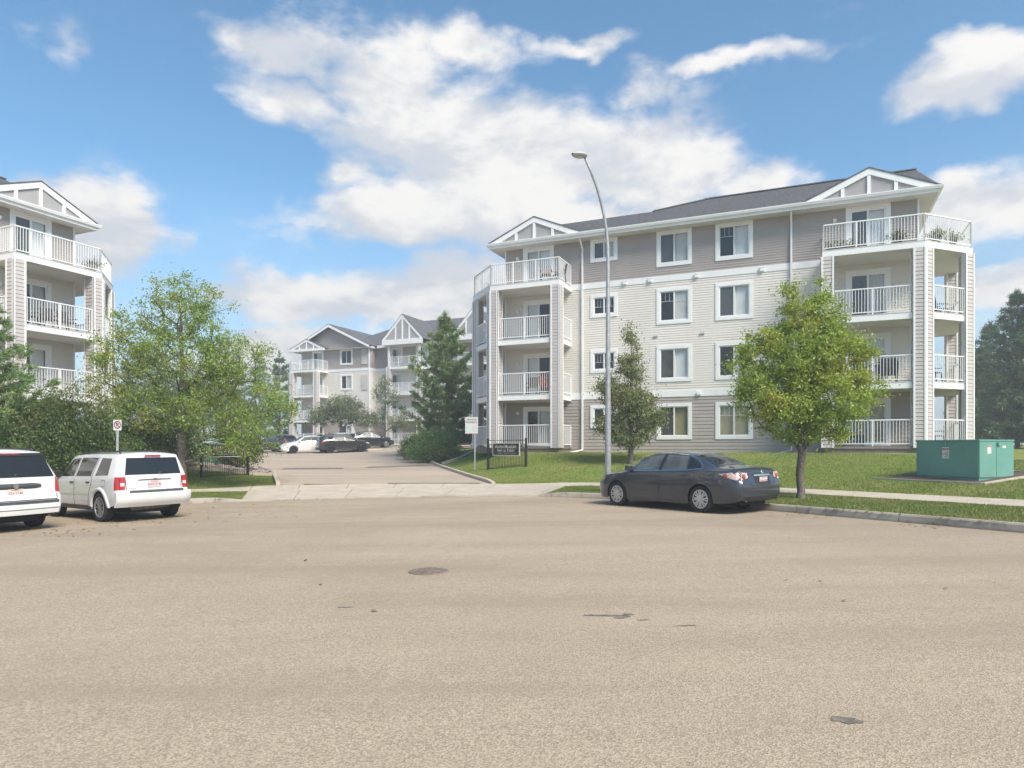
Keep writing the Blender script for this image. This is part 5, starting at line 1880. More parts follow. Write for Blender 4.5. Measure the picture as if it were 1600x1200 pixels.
def grow(base, trunk_pts, targets, rg, up=.35):
    """attach every target (clump centre) to the nearest suitable point of the growing skeleton"""
    nodes = [np.array(p, float) for p in trunk_pts]
    par = [0] + list(range(len(trunk_pts) - 1))
    tp = np.array(trunk_pts, float)
    order = np.argsort(((targets[:, None, :] - tp[None]) ** 2).sum(2).min(1))
    tips = []
    for k in order:
        T = targets[k]
        N = np.array(nodes)
        d = T - N
        dist = np.linalg.norm(d, axis=1)
        cost = dist + 1.3 * np.clip(N[:, 2] - T[2] + .3 * dist, 0, None)
        cost[0] += 5
        j = int(cost.argmin())
        a = N[j]; l = dist[j]
        cur = j
        ns = max(1, int(l / .45))
        side = rg.normal(size=3) * .09 * l
        for s in range(1, ns + 1):
            f = s / ns
            p = a + (T - a) * f + side * math.sin(math.pi * f)
            p[2] -= up * .12 * l * math.sin(math.pi * f)
            nodes.append(p); par.append(cur); cur = len(nodes) - 1
        tips.append(cur)
    nodes = np.array(nodes)
    cnt = np.zeros(len(nodes)); cnt[tips] += 1
    for i in range(len(nodes) - 1, 0, -1):
        cnt[par[i]] += cnt[i]
    return nodes, par, cnt

def sample_lobes(lobes, n, rg, hollow=.55):
    out_ = []
    vol = np.array([l[3] * l[4] * l[5] * (l[6] if len(l) > 6 else 1) for l in lobes]); vol = vol / vol.sum()
    for l, v in zip(lobes, vol):
        m = max(3, int(round(n * v)))
        d = rg.normal(size=(m, 3)); d /= np.linalg.norm(d, axis=1)[:, None]
        r = (hollow ** 3 + (1 - hollow ** 3) * rg.uniform(0, 1, m)) ** (1 / 3) * rg.uniform(.82, 1.06, m)
        out_.append(np.array(l[:3]) + d * r[:, None] * np.array(l[3:6]))
    return np.vstack(out_)

def broadleaf(name, base, trunk, lobes, nclump, per, leaf, m, seed, label, cat='tree', group=None, r_trunk=.12, spread=.30, bark=None, droop=.25, elong=2.0, hollow=.5, core=0):
    rg = np.random.default_rng(seed)
    root = empty(name, base)
    tag(root, label, cat, group)
    T = sample_lobes(lobes, nclump, rg, hollow)
    T = T[T[:, 2] > .25]
    nodes, par, cnt = grow(base, trunk, T, rg)
    mx = cnt[0]
    rad = np.maximum(.005, r_trunk * (np.maximum(cnt, .5) / mx) ** .46)
    nt_ = len(trunk)
    rad[0] = r_trunk * 1.35
    if nt_ > 1: rad[1] = max(rad[1], r_trunk * 1.0)
    V, Fq = limb_tubes(nodes, par, rad, 7)
    # limb_tubes mixes 3 and n sided tubes but every face is a quad
    fast_mesh('trunk', V, Fq, bark or BARK, root, True)
    # leaves: round the clumps and thinly along the twigs
    cl = T[rg.integers(0, len(T), nclump * per)]
    C = cl + rg.normal(size=cl.shape) * spread * np.array([1, 1, .8]) * rg.uniform(.35, 1.2, (len(cl), 1))
    V, Fc = leaf_quads(C, leaf, rg, droop, elong)
    o = fast_mesh('crown', V, Fc, m, root)
    return root

ASH = leaf_mat('ash_leaves', (0.135, 0.236, 0.045), (0.320, 0.474, 0.079), (0.451, 0.439, 0.062), .40, .06)
ASHR = leaf_mat('ash_leaves_bright', (0.165, 0.277, 0.045), (0.425, 0.562, 0.091), (0.487, 0.457, 0.067), .40, .05)
OAK = leaf_mat('dull_leaves', (0.114, 0.156, 0.066), (0.240, 0.304, 0.114), (0.380, 0.320, 0.120), .30, .08)
DARKLEAF = leaf_mat('shrub_leaves', (0.048, 0.094, 0.027), (0.126, 0.208, 0.052), (0.261, 0.228, 0.075), .28, .06)
PINE = leaf_mat('pine_needles', (0.100, 0.191, 0.070), (0.246, 0.362, 0.118), (0.334, 0.385, 0.119), .15, .05)
SPRUCE = leaf_mat('spruce_needles', (0.082, 0.145, 0.075), (0.189, 0.282, 0.140), (0.255, 0.307, 0.143), .12, .04)
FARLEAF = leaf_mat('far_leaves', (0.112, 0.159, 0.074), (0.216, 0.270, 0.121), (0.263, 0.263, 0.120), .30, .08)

# the big ash beside the entrance drive (trunk behind the white utility vehicle)
b0 = px_at(283, 26.0)
def lob(px, py, d, rx, ry, rz, base, wt=1.0, dy=0.0):
    """a crown lobe centred where a photo pixel lies at depth d, in the tree's own coordinates"""
    dd = d + dy
    return ((px - 800) / F * dd - base.x, dy, CAMZ + (700 - py) / F * dd - base.z, rx, ry, rz, wt)
L1 = [lob(280, 470, 26, 1.15, 1.1, 1.35, b0), lob(335, 500, 26, .95, 1.0, 1.45, b0), lob(215, 525, 26, 1.35, 1.2, 1.15, b0), lob(185, 575, 26, 1.15, 1.2, 1.25, b0, 1.0, -.4),
      lob(290, 570, 26, 1.9, 1.8, 1.5, b0), lob(370, 570, 26, 1.5, 1.5, 1.2, b0), lob(420, 640, 26, 1.05, 1.1, 1.15, b0, 1.1, -.3), lob(330, 645, 26, 1.7, 1.7, 1.0, b0),
      lob(240, 640, 26, 1.5, 1.6, 1.0, b0), lob(395, 688, 26, .95, 1.0, .75, b0, 1.0, -.6), lob(350, 690, 26, 1.2, 1.2, .55, b0), lob(180, 630, 26, .9, 1.0, .7, b0)]
z1 = CAMZ - b0.z
broadleaf('ash_tree', b0, [(0, 0, -.1), (.02, 0, .9), (.0, .03, 2.0), (-.06, .05, 3.1), (.05, .0, 4.4), (.02, -.05, 5.6), (.0, 0, 6.6)], L1, 540, 88, .095, ASH, 21,
          'large loose ash tree with yellowing leaves beside the driveway entrance', r_trunk=.17, spread=.225, hollow=.3, elong=2.2)

# the young ash in the boulevard strip
b1 = at(1250, 779)
d1 = b1.y
L2 = [lob(1228, 470, d1, .34, .4, .60, b1), lob(1272, 465, d1, .42, .45, .58, b1), lob(1300, 490, d1, .40, .45, .55, b1), lob(1255, 500, d1, .70, .7, .60, b1), lob(1185, 540, d1, .72, .8, .62, b1), lob(1250, 550, d1, 1.15, 1.1, .95, b1), lob(1310, 560, d1, .95, .9, .9, b1),
      lob(1200, 615, d1, .95, 1.0, .75, b1), lob(1290, 625, d1, 1.15, 1.1, .75, b1), lob(1345, 605, d1, .58, .7, .48, b1), lob(1240, 660, d1, .95, .95, .55, b1), lob(1300, 668, d1, .70, .7, .42, b1), lob(1165, 580, d1, .38, .5, .5, b1)]
broadleaf('ash_tree', b1, [(0, 0, -.1), (.03, .0, .18), (.0, .02, .62), (.045, .0, 1.15), (.015, 0, 1.7), (.06, 0, 2.7), (.04, 0, 3.6), (.06, 0, 4.6)], L2, 520, 92, .088, ASHR, 33,
          'young bright green ash tree in the grass strip between curb and sidewalk', r_trunk=.10, spread=.145, hollow=.25, elong=2.4)

# slim tree on the lawn behind the lamp post
b2 = at(985, 724)
d2 = b2.y
L3 = [lob(987, 525, d2, .32, .35, .75, b2), lob(985, 575, d2, .60, .6, .75, b2), lob(985, 625, d2, 1.0, 1.0, .8, b2), lob(950, 610, d2, .55, .6, .65, b2), lob(1005, 655, d2, 1.0, 1.0, .6, b2), lob(955, 665, d2, .75, .8, .5, b2), lob(988, 685, d2, .9, .9, .35, b2)]
broadleaf('oak_tree', b2, [(0, 0, -.1), (.02, 0, .8), (.0, .02, 1.8), (.02, 0, 3.2), (.03, 0, 4.6), (.02, 0, 5.9)], L3, 420, 60, .088, OAK, 5,
          'slim dull green tree on the lawn behind the street lamp', r_trunk=.10, spread=.19, hollow=.2, elong=1.7)

def conifer(name, base, H, prof, nwh, per, m, seed, label, cat='tree', group=None, r_trunk=.16, tuft=.17, needles=20, lift=.35, lean=0.0, bark=None, start=.06, needle_w=.018, sub=7):
    """whorled branches carrying tufts of needles; prof(f) gives the branch length at height fraction f"""
    rg = np.random.default_rng(seed)
    root = empty(name, base)
    tag(root, label, cat, group)
    nodes = []; par = []
    nt_ = 14
    for k in range(nt_ + 1):
        nodes.append(np.array([lean * k / nt_ + .03 * math.sin(k * 1.3), .03 * math.cos(k * 1.1), H * k / nt_])); par.append(max(0, k - 1))
    rad = [r_trunk * (1 - .93 * k / nt_) for k in range(nt_ + 1)]
    TC = []; TD = []
    for wv_ in range(nwh):
        f = start + (1 - start) * (wv_ + rg.uniform(-.25, .25)) / nwh
        f = min(.985, max(.02, f))
        L_ = prof(f)
        for b_ in range(per):
            a = 2 * math.pi * (b_ + rg.uniform(-.35, .35)) / per + wv_ * 1.1
            ln = L_ * rg.uniform(.62, 1.12)
            if ln < .08: continue
            tk = f * nt_; k = int(tk); fr = tk - k
            p0 = nodes[k] * (1 - fr) + nodes[min(k + 1, nt_)] * fr
            seg_n = max(2, int(ln / .35))
            j = k
            dirh = np.array([math.cos(a), math.sin(a), 0])
            prev = len(nodes)
            nodes.append(p0); par.append(j); rad.append(max(.012, .03 * ln * .5 + .006)); cur = prev
            for s in range(1, seg_n + 1):
                g = s / seg_n
                p = p0 + dirh * ln * g + np.array([0, 0, ln * (lift * g * g - .10 * math.sin(math.pi * g))]) + rg.normal(size=3) * .03
                nodes.append(p); par.append(cur); cur = len(nodes) - 1
                rad.append(max(.006, (.03 * ln * .5 + .006) * (1 - g * .8)))
                # side shoots
                if g > .25:
                    for q in range(2 if s < seg_n else 3):
                        sa = a + rg.choice((-1, 1)) * rg.uniform(.3, 1.0)
                        sl = min(.55, ln * .38) * rg.uniform(.5, 1.1) * (1.15 - g * .5)
                        nsh = max(1, int(sl / tuft / .62))
                        sdir = np.array([math.cos(sa), math.sin(sa), .38 + rg.normal() * .18]); sdir /= np.linalg.norm(sdir)
                        for h in range(1, nsh + 1):
                            TC.append(p + sdir * sl * h / nsh); TD.append(sdir)
                    TC.append(p); TD.append(dirh * .7 + np.array([0, 0, .6]))
    # leader
    for k in range(5):
        TC.append(nodes[nt_] - np.array([0, 0, .12 * k])); TD.append(np.array([0, 0, 1.]))
    V, Fq = limb_tubes(np.array(nodes), par, np.array(rad), 6)
    fast_mesh('trunk', V, Fq, bark or PINEBARK, root, True)
    TC = np.array(TC); TD = np.array(TD)
    n = len(TC)
    C = np.repeat(TC, needles, 0) + rg.normal(size=(n * needles, 3)) * tuft * .22
    D_ = np.repeat(TD, needles, 0) * .9 + rg.normal(size=(n * needles, 3)) * .75
    D_ /= np.linalg.norm(D_, axis=1)[:, None]
    sd_ = rg.normal(size=D_.shape); sd_ -= (sd_ * D_).sum(1)[:, None] * D_; sd_ /= np.linalg.norm(sd_, axis=1)[:, None]
    ln = (tuft * rg.uniform(.55, 1.1, len(C)))[:, None]
    V = np.stack([C - sd_ * needle_w, C + sd_ * needle_w, C + D_ * ln], 1).reshape(-1, 3)
    Fc = np.arange(len(C) * 3).reshape(-1, 3)
    fast_mesh('crown', V, Fc, m, root)
    return root

# pine by the far end of the drive
b3 = px_at(702, 47.0)
b3.z = 1.45
H3 = (700 - 490) / F * 47 + CAMZ - b3.z
conifer('pine_tree', b3, H3, lambda f: 3.5 * min(1, (1 - f) * 1.45) ** .85 * (.72 + .28 * math.sin(f * 40)), 15, 8, PINE, 4,
        'scots pine with orange bark at the bend of the driveway', r_trunk=.2, tuft=.34, needles=22, needle_w=.028, lean=-.3)
# pine at the left edge
b4 = px_at(-50, 22.5)
conifer('pine_tree', b4, 6.9, lambda f: 2.45 * min(1, (1 - f) * 1.6) ** .8, 17, 8, PINE, 9,
        'bushy pine standing over the white minivan', r_trunk=.16, tuft=.20, needles=30, needle_w=.014)
# spruces at the right end of the apartment block
for i, (px, d, H_, w_) in enumerate(((1590, 52, 12.0, 3.3), (1548, 60, 10.9, 3.4), (1650, 50, 14.5, 3.8), (1720, 62, 15, 4), (1615, 66, 14.0, 3.8), (1535, 74, 10.5, 3.4))):
    p = px_at(px, d)
    conifer('spruce_tree', p, H_, lambda f, w_=w_: w_ * (1 - f) ** .75, 22, 7, SPRUCE, 50 + i,
            ['dark spruce beyond the last corner balcony of the block', 'shorter dark spruce beside the far corner column of the block', 'dark spruce partly outside the picture', 'dark spruce deep in the row of evergreens', 'dark spruce behind the row beyond the block', 'dark spruce farthest behind the corner column'][i] if i < 2 else 'dark spruce in the row of evergreens behind the apartment block',
            group='spruces behind the block', r_trunk=.18, tuft=.40, needles=11, needle_w=.042, lift=.10)
# far pine beside the far block, trees left of it
for i, (px, d, H_) in enumerate(((437, 84, 11.5), (405, 92, 12.5), (372, 100, 12))):
    p = px_at(px, d)
    conifer('pine_tree', p, H_, lambda f: 2.6 * (1 - f) ** .7, 12, 6, SPRUCE, 80 + i, 'thin hazy pine far behind the parked cars beside the far block', group='far pines', r_trunk=.16, tuft=.45, needles=10, needle_w=.05)

# ornamental trees in front of the far block
p = px_at(532, 69.0)
Lc = [(-1.6, 0, 3.3, 1.6, 1.5, 1.1), (.9, 0, 3.6, 1.9, 1.6, 1.3), (-.2, 0, 4.4, 1.8, 1.6, 1.1), (2.2, 0, 3.0, 1.0, 1, .9), (-2.4, 0, 2.8, .9, .9, .7)]
broadleaf('crabapple_tree', p, [(0, 0, -.1), (.0, 0, 1.0), (.1, 0, 1.9), (0, 0, 3.2)], Lc, 240, 40, .17, FARLEAF, 61, 'round spreading tree before the far block gable', r_trunk=.15, spread=.38, hollow=.2)
p = px_at(601, 68.0)
Ls = [(0, 0, 6.3, .9, .8, .9), (-.6, 0, 5.2, .8, .8, .9), (.7, 0, 5.0, .8, .8, .8), (-1.2, 0, 2.6, 1.2, 1.1, .9), (1.3, 0, 2.5, 1.3, 1.1, .9), (0, 0, 3.8, .7, .7, .9)]
broadleaf('slender_tree', p, [(0, 0, -.1), (.05, 0, 1.5), (0, 0, 3.0), (.1, 0, 4.6), (.05, 0, 6.0)], Ls, 170, 26, .16, FARLEAF, 62, 'slender sparse tree against the recessed wall of the far block', r_trunk=.10, spread=.30, hollow=.2)

# shrubs
def shrub(px, d, wx, h, m, seed, label, n=160, per=40, leaf=.09, name='shrub', group=None, dyy=.8, zadd=0.0):
    p = px_at(px, d) if not isinstance(px, Vector) else px
    p = Vector(p); p.z += zadd
    lobes = [(0, 0, h * .45, wx * .8, wx * .8 * dyy, h * .46), (-wx * .5, .1, h * .38, wx * .55, wx * .6 * dyy, h * .38), (wx * .5, -.1, h * .40, wx * .55, wx * .6 * dyy, h * .40), (wx * .1, 0, h * .72, wx * .5, wx * .5 * dyy, h * .30)]
    rs_ = np.random.default_rng(seed)
    for _ in range(6):
        ax_ = rs_.uniform(-.9, .9) * wx
        lobes.append((ax_, rs_.uniform(-.4, .4) * wx, h * rs_.uniform(.70, 1.0) * (1 - .18 * abs(ax_ / wx)), wx * .16, wx * .16, h * .16, 1.6))
    return broadleaf(name, p, [(0, 0, -.1), (.0, 0, h * .25), (.05, 0, h * .5)], lobes, n, per, leaf, m, seed, label, 'shrub', group, r_trunk=.06, spread=.17 + .05 * wx, hollow=.35)
shrub(95, 22.6, 1.9, 3.5, DARKLEAF, 101, 'tall dark green shrub with reddish twigs behind the boxy white vehicle', 340, 66, .082)
shrub(45, 23.0, 1.7, 3.1, DARKLEAF, 102, 'dark rounded shrub between the pine and the tall reddish shrub', 260, 64, .082)
shrub(150, 23.2, 1.6, 2.6, DARKLEAF, 103, 'dark leafy shrub behind the no parking sign', 300, 66, .082)
shrub(205, 26.8, 1.7, 2.5, DARKLEAF, 104, 'low broad shrub behind the trunk of the large ash', 260, 66, .082)
shrub(255, 30.5, 2.0, 2.6, DARKLEAF, 107, 'shaded shrub at the foot of the corner balconies by the ash', 240, 44, .11)
shrub(372, 33.0, 1.2, 1.9, DARKLEAF, 108, 'shaded shrub behind the leaf covered sign by the drive', 170, 40, .10)
shrub(678, 42.0, 1.55, 2.0, PINE, 105, 'dense dark green shrub on the mulch bed under the driveway pine', 360, 60, .10)
shrub(650, 45.0, 1.0, 1.7, DARKLEAF, 106, 'small dark shrub at the tip of the mulch bed', 190, 50, .10)
for i, px in enumerate((497, 512, 527)):
    shrub(px, 71.0, 1.3, 1.3, FARLEAF, 120 + i, 'low clipped shrub along the far block behind the parked cars', 90, 30, .16, group='shrubs along the far block')
# trees closing the view between the left block and the far block
for i, (px, d, sc_) in enumerate(((300, 88, 1.3), (345, 96, 1.2), (250, 92, 1.5), (205, 84, 1.3))):
    p = px_at(px, d)
    Lb = [(-1.5, 0, 4.2 * sc_, 2.2 * sc_, 2, 1.8 * sc_), (1.6, 0, 4.6 * sc_, 2.2 * sc_, 2, 1.9 * sc_), (0, 0, 6.3 * sc_, 1.7 * sc_, 1.6, 1.5 * sc_)]
    broadleaf('roadside_tree', p, [(0, 0, -.1), (0, 0, 1.5), (0, 0, 3), (0, 0, 5)], Lb, 150, 34, .32, FARLEAF, 140 + i, 'hazy broad tree far off behind the ash and the left block', group='far broad trees', r_trunk=.2, spread=.6, hollow=.3)

# ================================================================== STREET FURNITURE
def face_frame(o, fwd):
    """turn an Empty so that its local -y looks along fwd"""
    o.rotation_euler = (0, 0, math.atan2(fwd[1], fwd[0]) + math.pi / 2)

# ---- street lamp
bp = px_at(950, 21.9)
lp = empty('street_lamp', bp)
tag(lp, 'tall galvanised street lamp with a curved arm beside the grey sedan', 'street lamp')
sdir = Vector((-.80, -.60, 0))
H_ = CAMZ + (700 - 232) / F * 20.9 - bp.z
pts = []; rad = []
for k in range(25):
    f = k / 24
    z = H_ * f
    bend = max(0, (f - .70) / .30)
    off = 1.02 * bend ** 2.2
    zz = z - .10 * bend ** 3
    pts.append(sdir * off + Vector((0, 0, zz))); rad.append(.105 - .068 * f)
MB().tube(pts, rad, 14).build('pole', GALV, lp, True)
MB().lathe([(.19, 0), (.19, .03), (.12, .04), (.115, .16)], 16).box(-.2, .2, -.2, .2, -.05, .02).build('base_plate', GALV, lp)
MB().box(-.05, .05, -.115, -.09, .5, .72).build('hand_hole_cover', GALV, lp)
hd = pts[-1]
hl = MB()
def headfn(u, v):
    t_ = u * 2 * math.pi
    w_ = math.sin(math.pi * min(1, max(0, .10 + .86 * v))) ** .7
    return (.56 * v - .05, .19 * w_ * math.cos(t_), .03 + (.10 if math.sin(t_) > 0 else .085) * w_ * math.sin(t_))
hl.grid(headfn, 18, 12)
ho = hl.build('lamp_head', mat('lamp_head_grey', (.42, .43, .43), .5, .06, 4), lp, True)
rot = Matrix.Rotation(math.atan2(sdir.y, sdir.x), 4, 'Z') @ Matrix.Rotation(R(6), 4, 'Y')
ho.matrix_local = Matrix.Translation(hd) @ rot
lens = MB().grid(lambda u, v: (.12 + .26 * v, (.11) * (2 * u - 1) * math.sin(math.pi * (.15 + .7 * v)), -.038 - .03 * math.sin(math.pi * v) * (1 - (2 * u - 1) ** 2)), 8, 8)
lens.build('lens', mat('lamp_lens', (.55, .56, .55), .15, .05, 6, coat=.5), ho, True)

# ---- no parking sign
SIGNWHITE = mat('sign_white', (.56, .55, .54), .5, .05, 6)
REDPAINT = mat('sign_red', (.20, .03, .04), .5, .1, 8)
BLACKPAINT = mat('sign_black', (.03, .028, .03), .5, .1, 8)
def regulatory_sign(base, hpost, label):
    r = empty('parking_sign', base)
    face_frame(r, (.38, -.92))
    tag(r, label, 'sign')
    b = MB()
    b.box(-.028, .028, -.006, .0, -.1, hpost); b.box(-.03, -.022, 0, .03, -.1, hpost); b.box(.022, .03, 0, .03, -.1, hpost)
    b.build('post', GALV, r)
    z0 = hpost - .30
    p = MB().prism([(-.105, z0 + .015), (-.09, z0), (.09, z0), (.105, z0 + .015), (.105, hpost - .005), (.09, hpost + .01), (-.09, hpost + .01), (-.105, hpost - .005)], 0, .004)
    p.v = [(x, -.010 - z, y) for x, y, z in p.v]
    s = p.build('sign_plate', SIGNWHITE, r)
    zc = z0 + .165
    M4 = Matrix.Translation((0, -.017, zc)) @ Matrix.Rotation(R(90), 4, 'X')
    lettering('letter', 'P', .145, BLACKPAINT, s, M4, .001, bold=.004)
    ring = MB()
    n = 36
    for k in range(n):
        t_ = 2 * math.pi * k / n
        for rr in (.066, .090):
            ring.v.append((rr * math.cos(t_), -.0185, zc + rr * 1.28 * math.sin(t_)))
    for k in range(n):
        k2 = (k + 1) % n
        ring.f.append((2 * k, 2 * k2, 2 * k2 + 1, 2 * k + 1))
    ring.bar((-.055, -.019, zc + .075), (.055, -.019, zc - .075), .0015, .022, (1, 0, 1))
    ring.build('prohibition_ring', REDPAINT, s)
    return r
p = px_at(183.5, 19.9)
ps = regulatory_sign(p, CAMZ + (700 - 656.5) / F * 19.9 - p.z, 'no parking sign on a thin steel post before the dark shrubs')

# ---- private property sign
p = at(742, 735)
pr = empty('property_sign', p)
face_frame(pr, (-.05, -1))
tag(pr, 'white private property notice on a steel post at the lawn edge', 'sign')
hp = CAMZ + (700 - 652) / F * p.y - p.z
b = MB(); b.box(-.03, .03, -.006, 0, -.1, hp); b.box(-.032, -.024, 0, .03, -.1, hp); b.box(.024, .032, 0, .03, -.1, hp)
b.build('post', GALV, pr)
sp_ = MB().box(-.47, .15, -.014, -.009, hp - .80, hp + .01).build('sign_plate', SIGNWHITE, pr)
for tx, z, s_ in (('PRIVATE', hp - .12, .115), ('PROPERTY', hp - .25, .115)):
    lettering('lettering', tx, s_, BLACKPAINT, sp_, Matrix.Translation((-.16, -.0155, z)) @ Matrix.Rotation(R(90), 4, 'X'), .001, bold=.002)
fine = MB()
for k in range(5):
    fine.box(-.10, .10 - .02 * (k % 2), -.0155, -.0145, hp - .44 - k * .06, hp - .43 - k * .06)
fine.build('small_print', mat('print_grey', (.28, .28, .29), .6, .1, 5), sp_)
MB().box(-.42, -.16, -.0155, -.0145, hp - .70, hp - .42).build('pictogram', mat('print_pale_teal', (.48, .58, .56), .6, .1, 9), sp_)
MB().box(-.47, .15, -.0155, -.0145, hp - .795, hp - .775).build('border_band', mat('print_red', (.40, .16, .15), .6, .1, 5), sp_)

# ---- black picket sign frames at the entrance
def entrance_sign(pa, pb, h, label):
    a = Vector(pa); c = Vector(pb)
    d = (c - a); d.z = 0
    w_ = d.length; d.normalize()
    r = empty('entrance_sign', (a + c) / 2)
    r.rotation_euler = (0, 0, math.atan2(d.y, d.x))
    tag(r, label, 'sign')
    r.location.z = min(a.z, c.z)
    for sx, e in ((-1, a), (1, c)):
        x = sx * w_ / 2
        MB().box(x - .038, x + .038, -.038, .038, e.z - r.location.z - .1, h).prism([(x - .046, -.046), (x + .046, -.046), (x + .046, .046), (x - .046, .046)], h, h + .02).build('post', BLACKMETAL, r)
    b = MB()
    for z in (h - .07, h - .25, .06):
        MB().box(-w_ / 2 + .038, w_ / 2 - .038, -.015, .015, z - .014, z + .014).build('rail', BLACKMETAL, r)
    n = int(w_ / .098)
    for k in range(1, n):
        x = -w_ / 2 + w_ * k / n
        MB().box(x - .007, x + .007, -.007, .007, .06, h - .25).build('picket', BLACKMETAL, r)
    zt, zb = h - .22, h - .22 - .52
    hw = w_ * .34
    pn = MB().box(-hw, hw, -.05, -.018, zb, zt).build('sign_panel', BLACKMETAL, r)
    e = .03
    bo = MB().box(-hw - e, hw + e, -.056, -.02, zt, zt + e).box(-hw - e, hw + e, -.056, -.02, zb - e, zb).box(-hw - e, -hw, -.056, -.02, zb, zt).box(hw, hw + e, -.056, -.02, zb, zt)
    CREAMP = mat('sign_cream', (.66, .63, .55), .6, .06, 6)
    bo.build('sign_border', CREAMP, pn)
    fs = hw * .285
    R90 = Matrix.Rotation(R(90), 4, 'X')
    def sc_line(text, size, z):
        # small capitals: bigger first letter of each word
        words = text.split(' ')
        xs = []
        tot = 0
        cw = .62
        for w0 in words:
            tot += size * cw * 1.25 + (len(w0) - 1) * size * cw * .92 + size * .45
        tot -= size * .45
        x = -tot / 2
        for w0 in words:
            for i, ch in enumerate(w0):
                s0 = size * (1.22 if i == 0 else .92)
                adv = s0 * cw
                lettering('lettering', ch, s0, CREAMP, pn, Matrix.Translation((x + adv / 2, -.052, z - size * .5)) @ R90 @ Matrix.Translation((0, s0 * .36, 0)), .001, bold=.003)
                x += adv
            x += size * .45
    sc_line('ASPEN MEADOWS', fs * .76, zt - .13)
    sc_line('4408-23 STREET', fs * .58, zt - .30)
    mk = MB()
    for x0, x1 in ((-.62, -.22), (-.15, .28), (.35, .80)):
        x = x0
        while x < x1 - .02:
            mk.box(x * hw, (x + .045) * hw, -.052, -.05, zb + .075, zb + .10); x += .065
    mk.build('small_print', mat('print_lilac', (.42, .41, .45), .6, .1, 6), pn)
    return r
pa = at(762.5, 734); pb = at(822, 729)
entrance_sign(pa, pb, CAMZ + (700 - 686) / F * pa.y - pa.z, 'black picket entrance sign on the lawn with cream lettering')
pa = at(314.5, 746); pb = at(387.5, 743)
entrance_sign(pa, pb, 1.62, 'black picket sign frame hidden under the leaves of the large ash')

# ---- green utility cabinet
GREEN = mat('cabinet_green', (.140, .315, .260), .6, .07, 1.4, .04, 30, dirt=.22, dirtc=(.12, .25, .21))
c0 = at(1530, 753)
ud = Vector((.92, .39, 0)); ld = Vector((-.39, .92, 0))
cb = empty('utility_cabinet', c0, math.atan2(ud.y, ud.x))
tag(cb, 'large green steel utility cabinet with warning stickers on the lawn', 'utility box')
Wd, Ld, Hc = 1.52, 1.88, 1.19
MB().box(.02, Wd - .02, .02, Ld - .02, -.18, .10).build('plinth', GREEN, cb)
MB().box(0, Wd, 0, Ld, .105, Hc - .045).build('housing', GREEN, cb, bevel=.008)
MB().box(-.018, Wd + .018, -.018, Ld + .018, Hc - .05, Hc).build('lid', GREEN, cb, bevel=.008)
# door leaves on the short side, panel on the long side
MB().box(.012, Wd * .475, -.010, .004, .13, Hc - .06).build('door', GREEN, cb)
dr = MB().box(Wd * .487, Wd - .012, -.010, .004, .13, Hc - .06).build('door', GREEN, cb)
MB().box(Wd * .50, Wd * .58, -.055, -.01, Hc - .17, Hc - .075).build('latch', GREEN, dr)
MB().box(-.008, .002, .03, Ld - .03, .13, Hc - .06).build('side_panel', GREEN, cb)
MB().box(-.05, .0, Ld * .50, Ld * .56, Hc - .16, Hc - .07).build('latch', GREEN, cb)
STK = mat('sticker_white', (.68, .67, .64), .5, .08, 30)
STR = mat('sticker_red', (.42, .20, .18), .5, .15, 40)
s1 = MB().box(-.0125, -.0095, Ld * .455, Ld * .565, Hc - .545, Hc - .215).build('warning_sticker', STK, cb)
MB().box(-.0145, -.0125, Ld * .445, Ld * .575, Hc - .295, Hc - .245).build('sticker_band', STR, s1)
k_ = MB()
for j in range(5):
    k_.box(-.0145, -.0125, Ld * .465, Ld * .465 + .07 + .05 * ((j * 7) % 3), Hc - .36 - j * .035, Hc - .35 - j * .035)
k_.build('sticker_print', BLACKPAINT, s1)
s2 = MB().box(Wd * .22, Wd * .33, -.0135, -.0105, Hc - .40, Hc - .16).build('warning_sticker', STK, cb)
MB().box(Wd * .22, Wd * .33, -.0155, -.0135, Hc - .215, Hc - .165).build('sticker_band', STR, s2)
s3 = MB().box(Wd * .66, Wd * .76, -.0135, -.0105, Hc - .24, Hc - .17).build('warning_sticker', STK, cb)
q0 = lambda a, c: (c0.x + ud.x * a + ld.x * c, c0.y + ud.y * a + ld.y * c)
bd = bed('mulch_bed', [q0(-.35, -.30), q0(Wd * .5, -.32), q0(Wd + .7, -.35), q0(Wd + .75, Ld * .5), q0(Wd + .6, Ld + .5), q0(Wd * .5, Ld + .6), q0(-.75, Ld + .75), q0(-.65, Ld * .5)], MULCH, .012)
edging([q0(-.80, Ld + .85), q0(-.40, -.36), q0(Wd + .75, -.42), q0(Wd + .82, Ld * .5), q0(Wd + .65, Ld + .55)], bd, .09, .06)

# a second cabinet among the rocks by the left block
cc = px_at(325, 33.5)
c2 = empty('utility_cabinet', cc, R(-12))
tag(c2, 'small teal utility cabinet half hidden behind the ash and the leaf covered sign', 'utility box')
MB().box(-1.0, 1.0, -.6, .6, -.15, .12).build('plinth', GREEN, c2)
MB().box(-.97, .97, -.57, .57, .12, .98).build('housing', GREEN, c2, bevel=.01)
MB().box(-1.0, 1.0, -.6, .6, .98, 1.03).build('lid', GREEN, c2, bevel=.01)
MB().box(-.9, -.02, -.585, -.57, .16, .94).build('door', GREEN, c2)
MB().box(.02, .9, -.585, -.57, .16, .94).build('door', GREEN, c2)

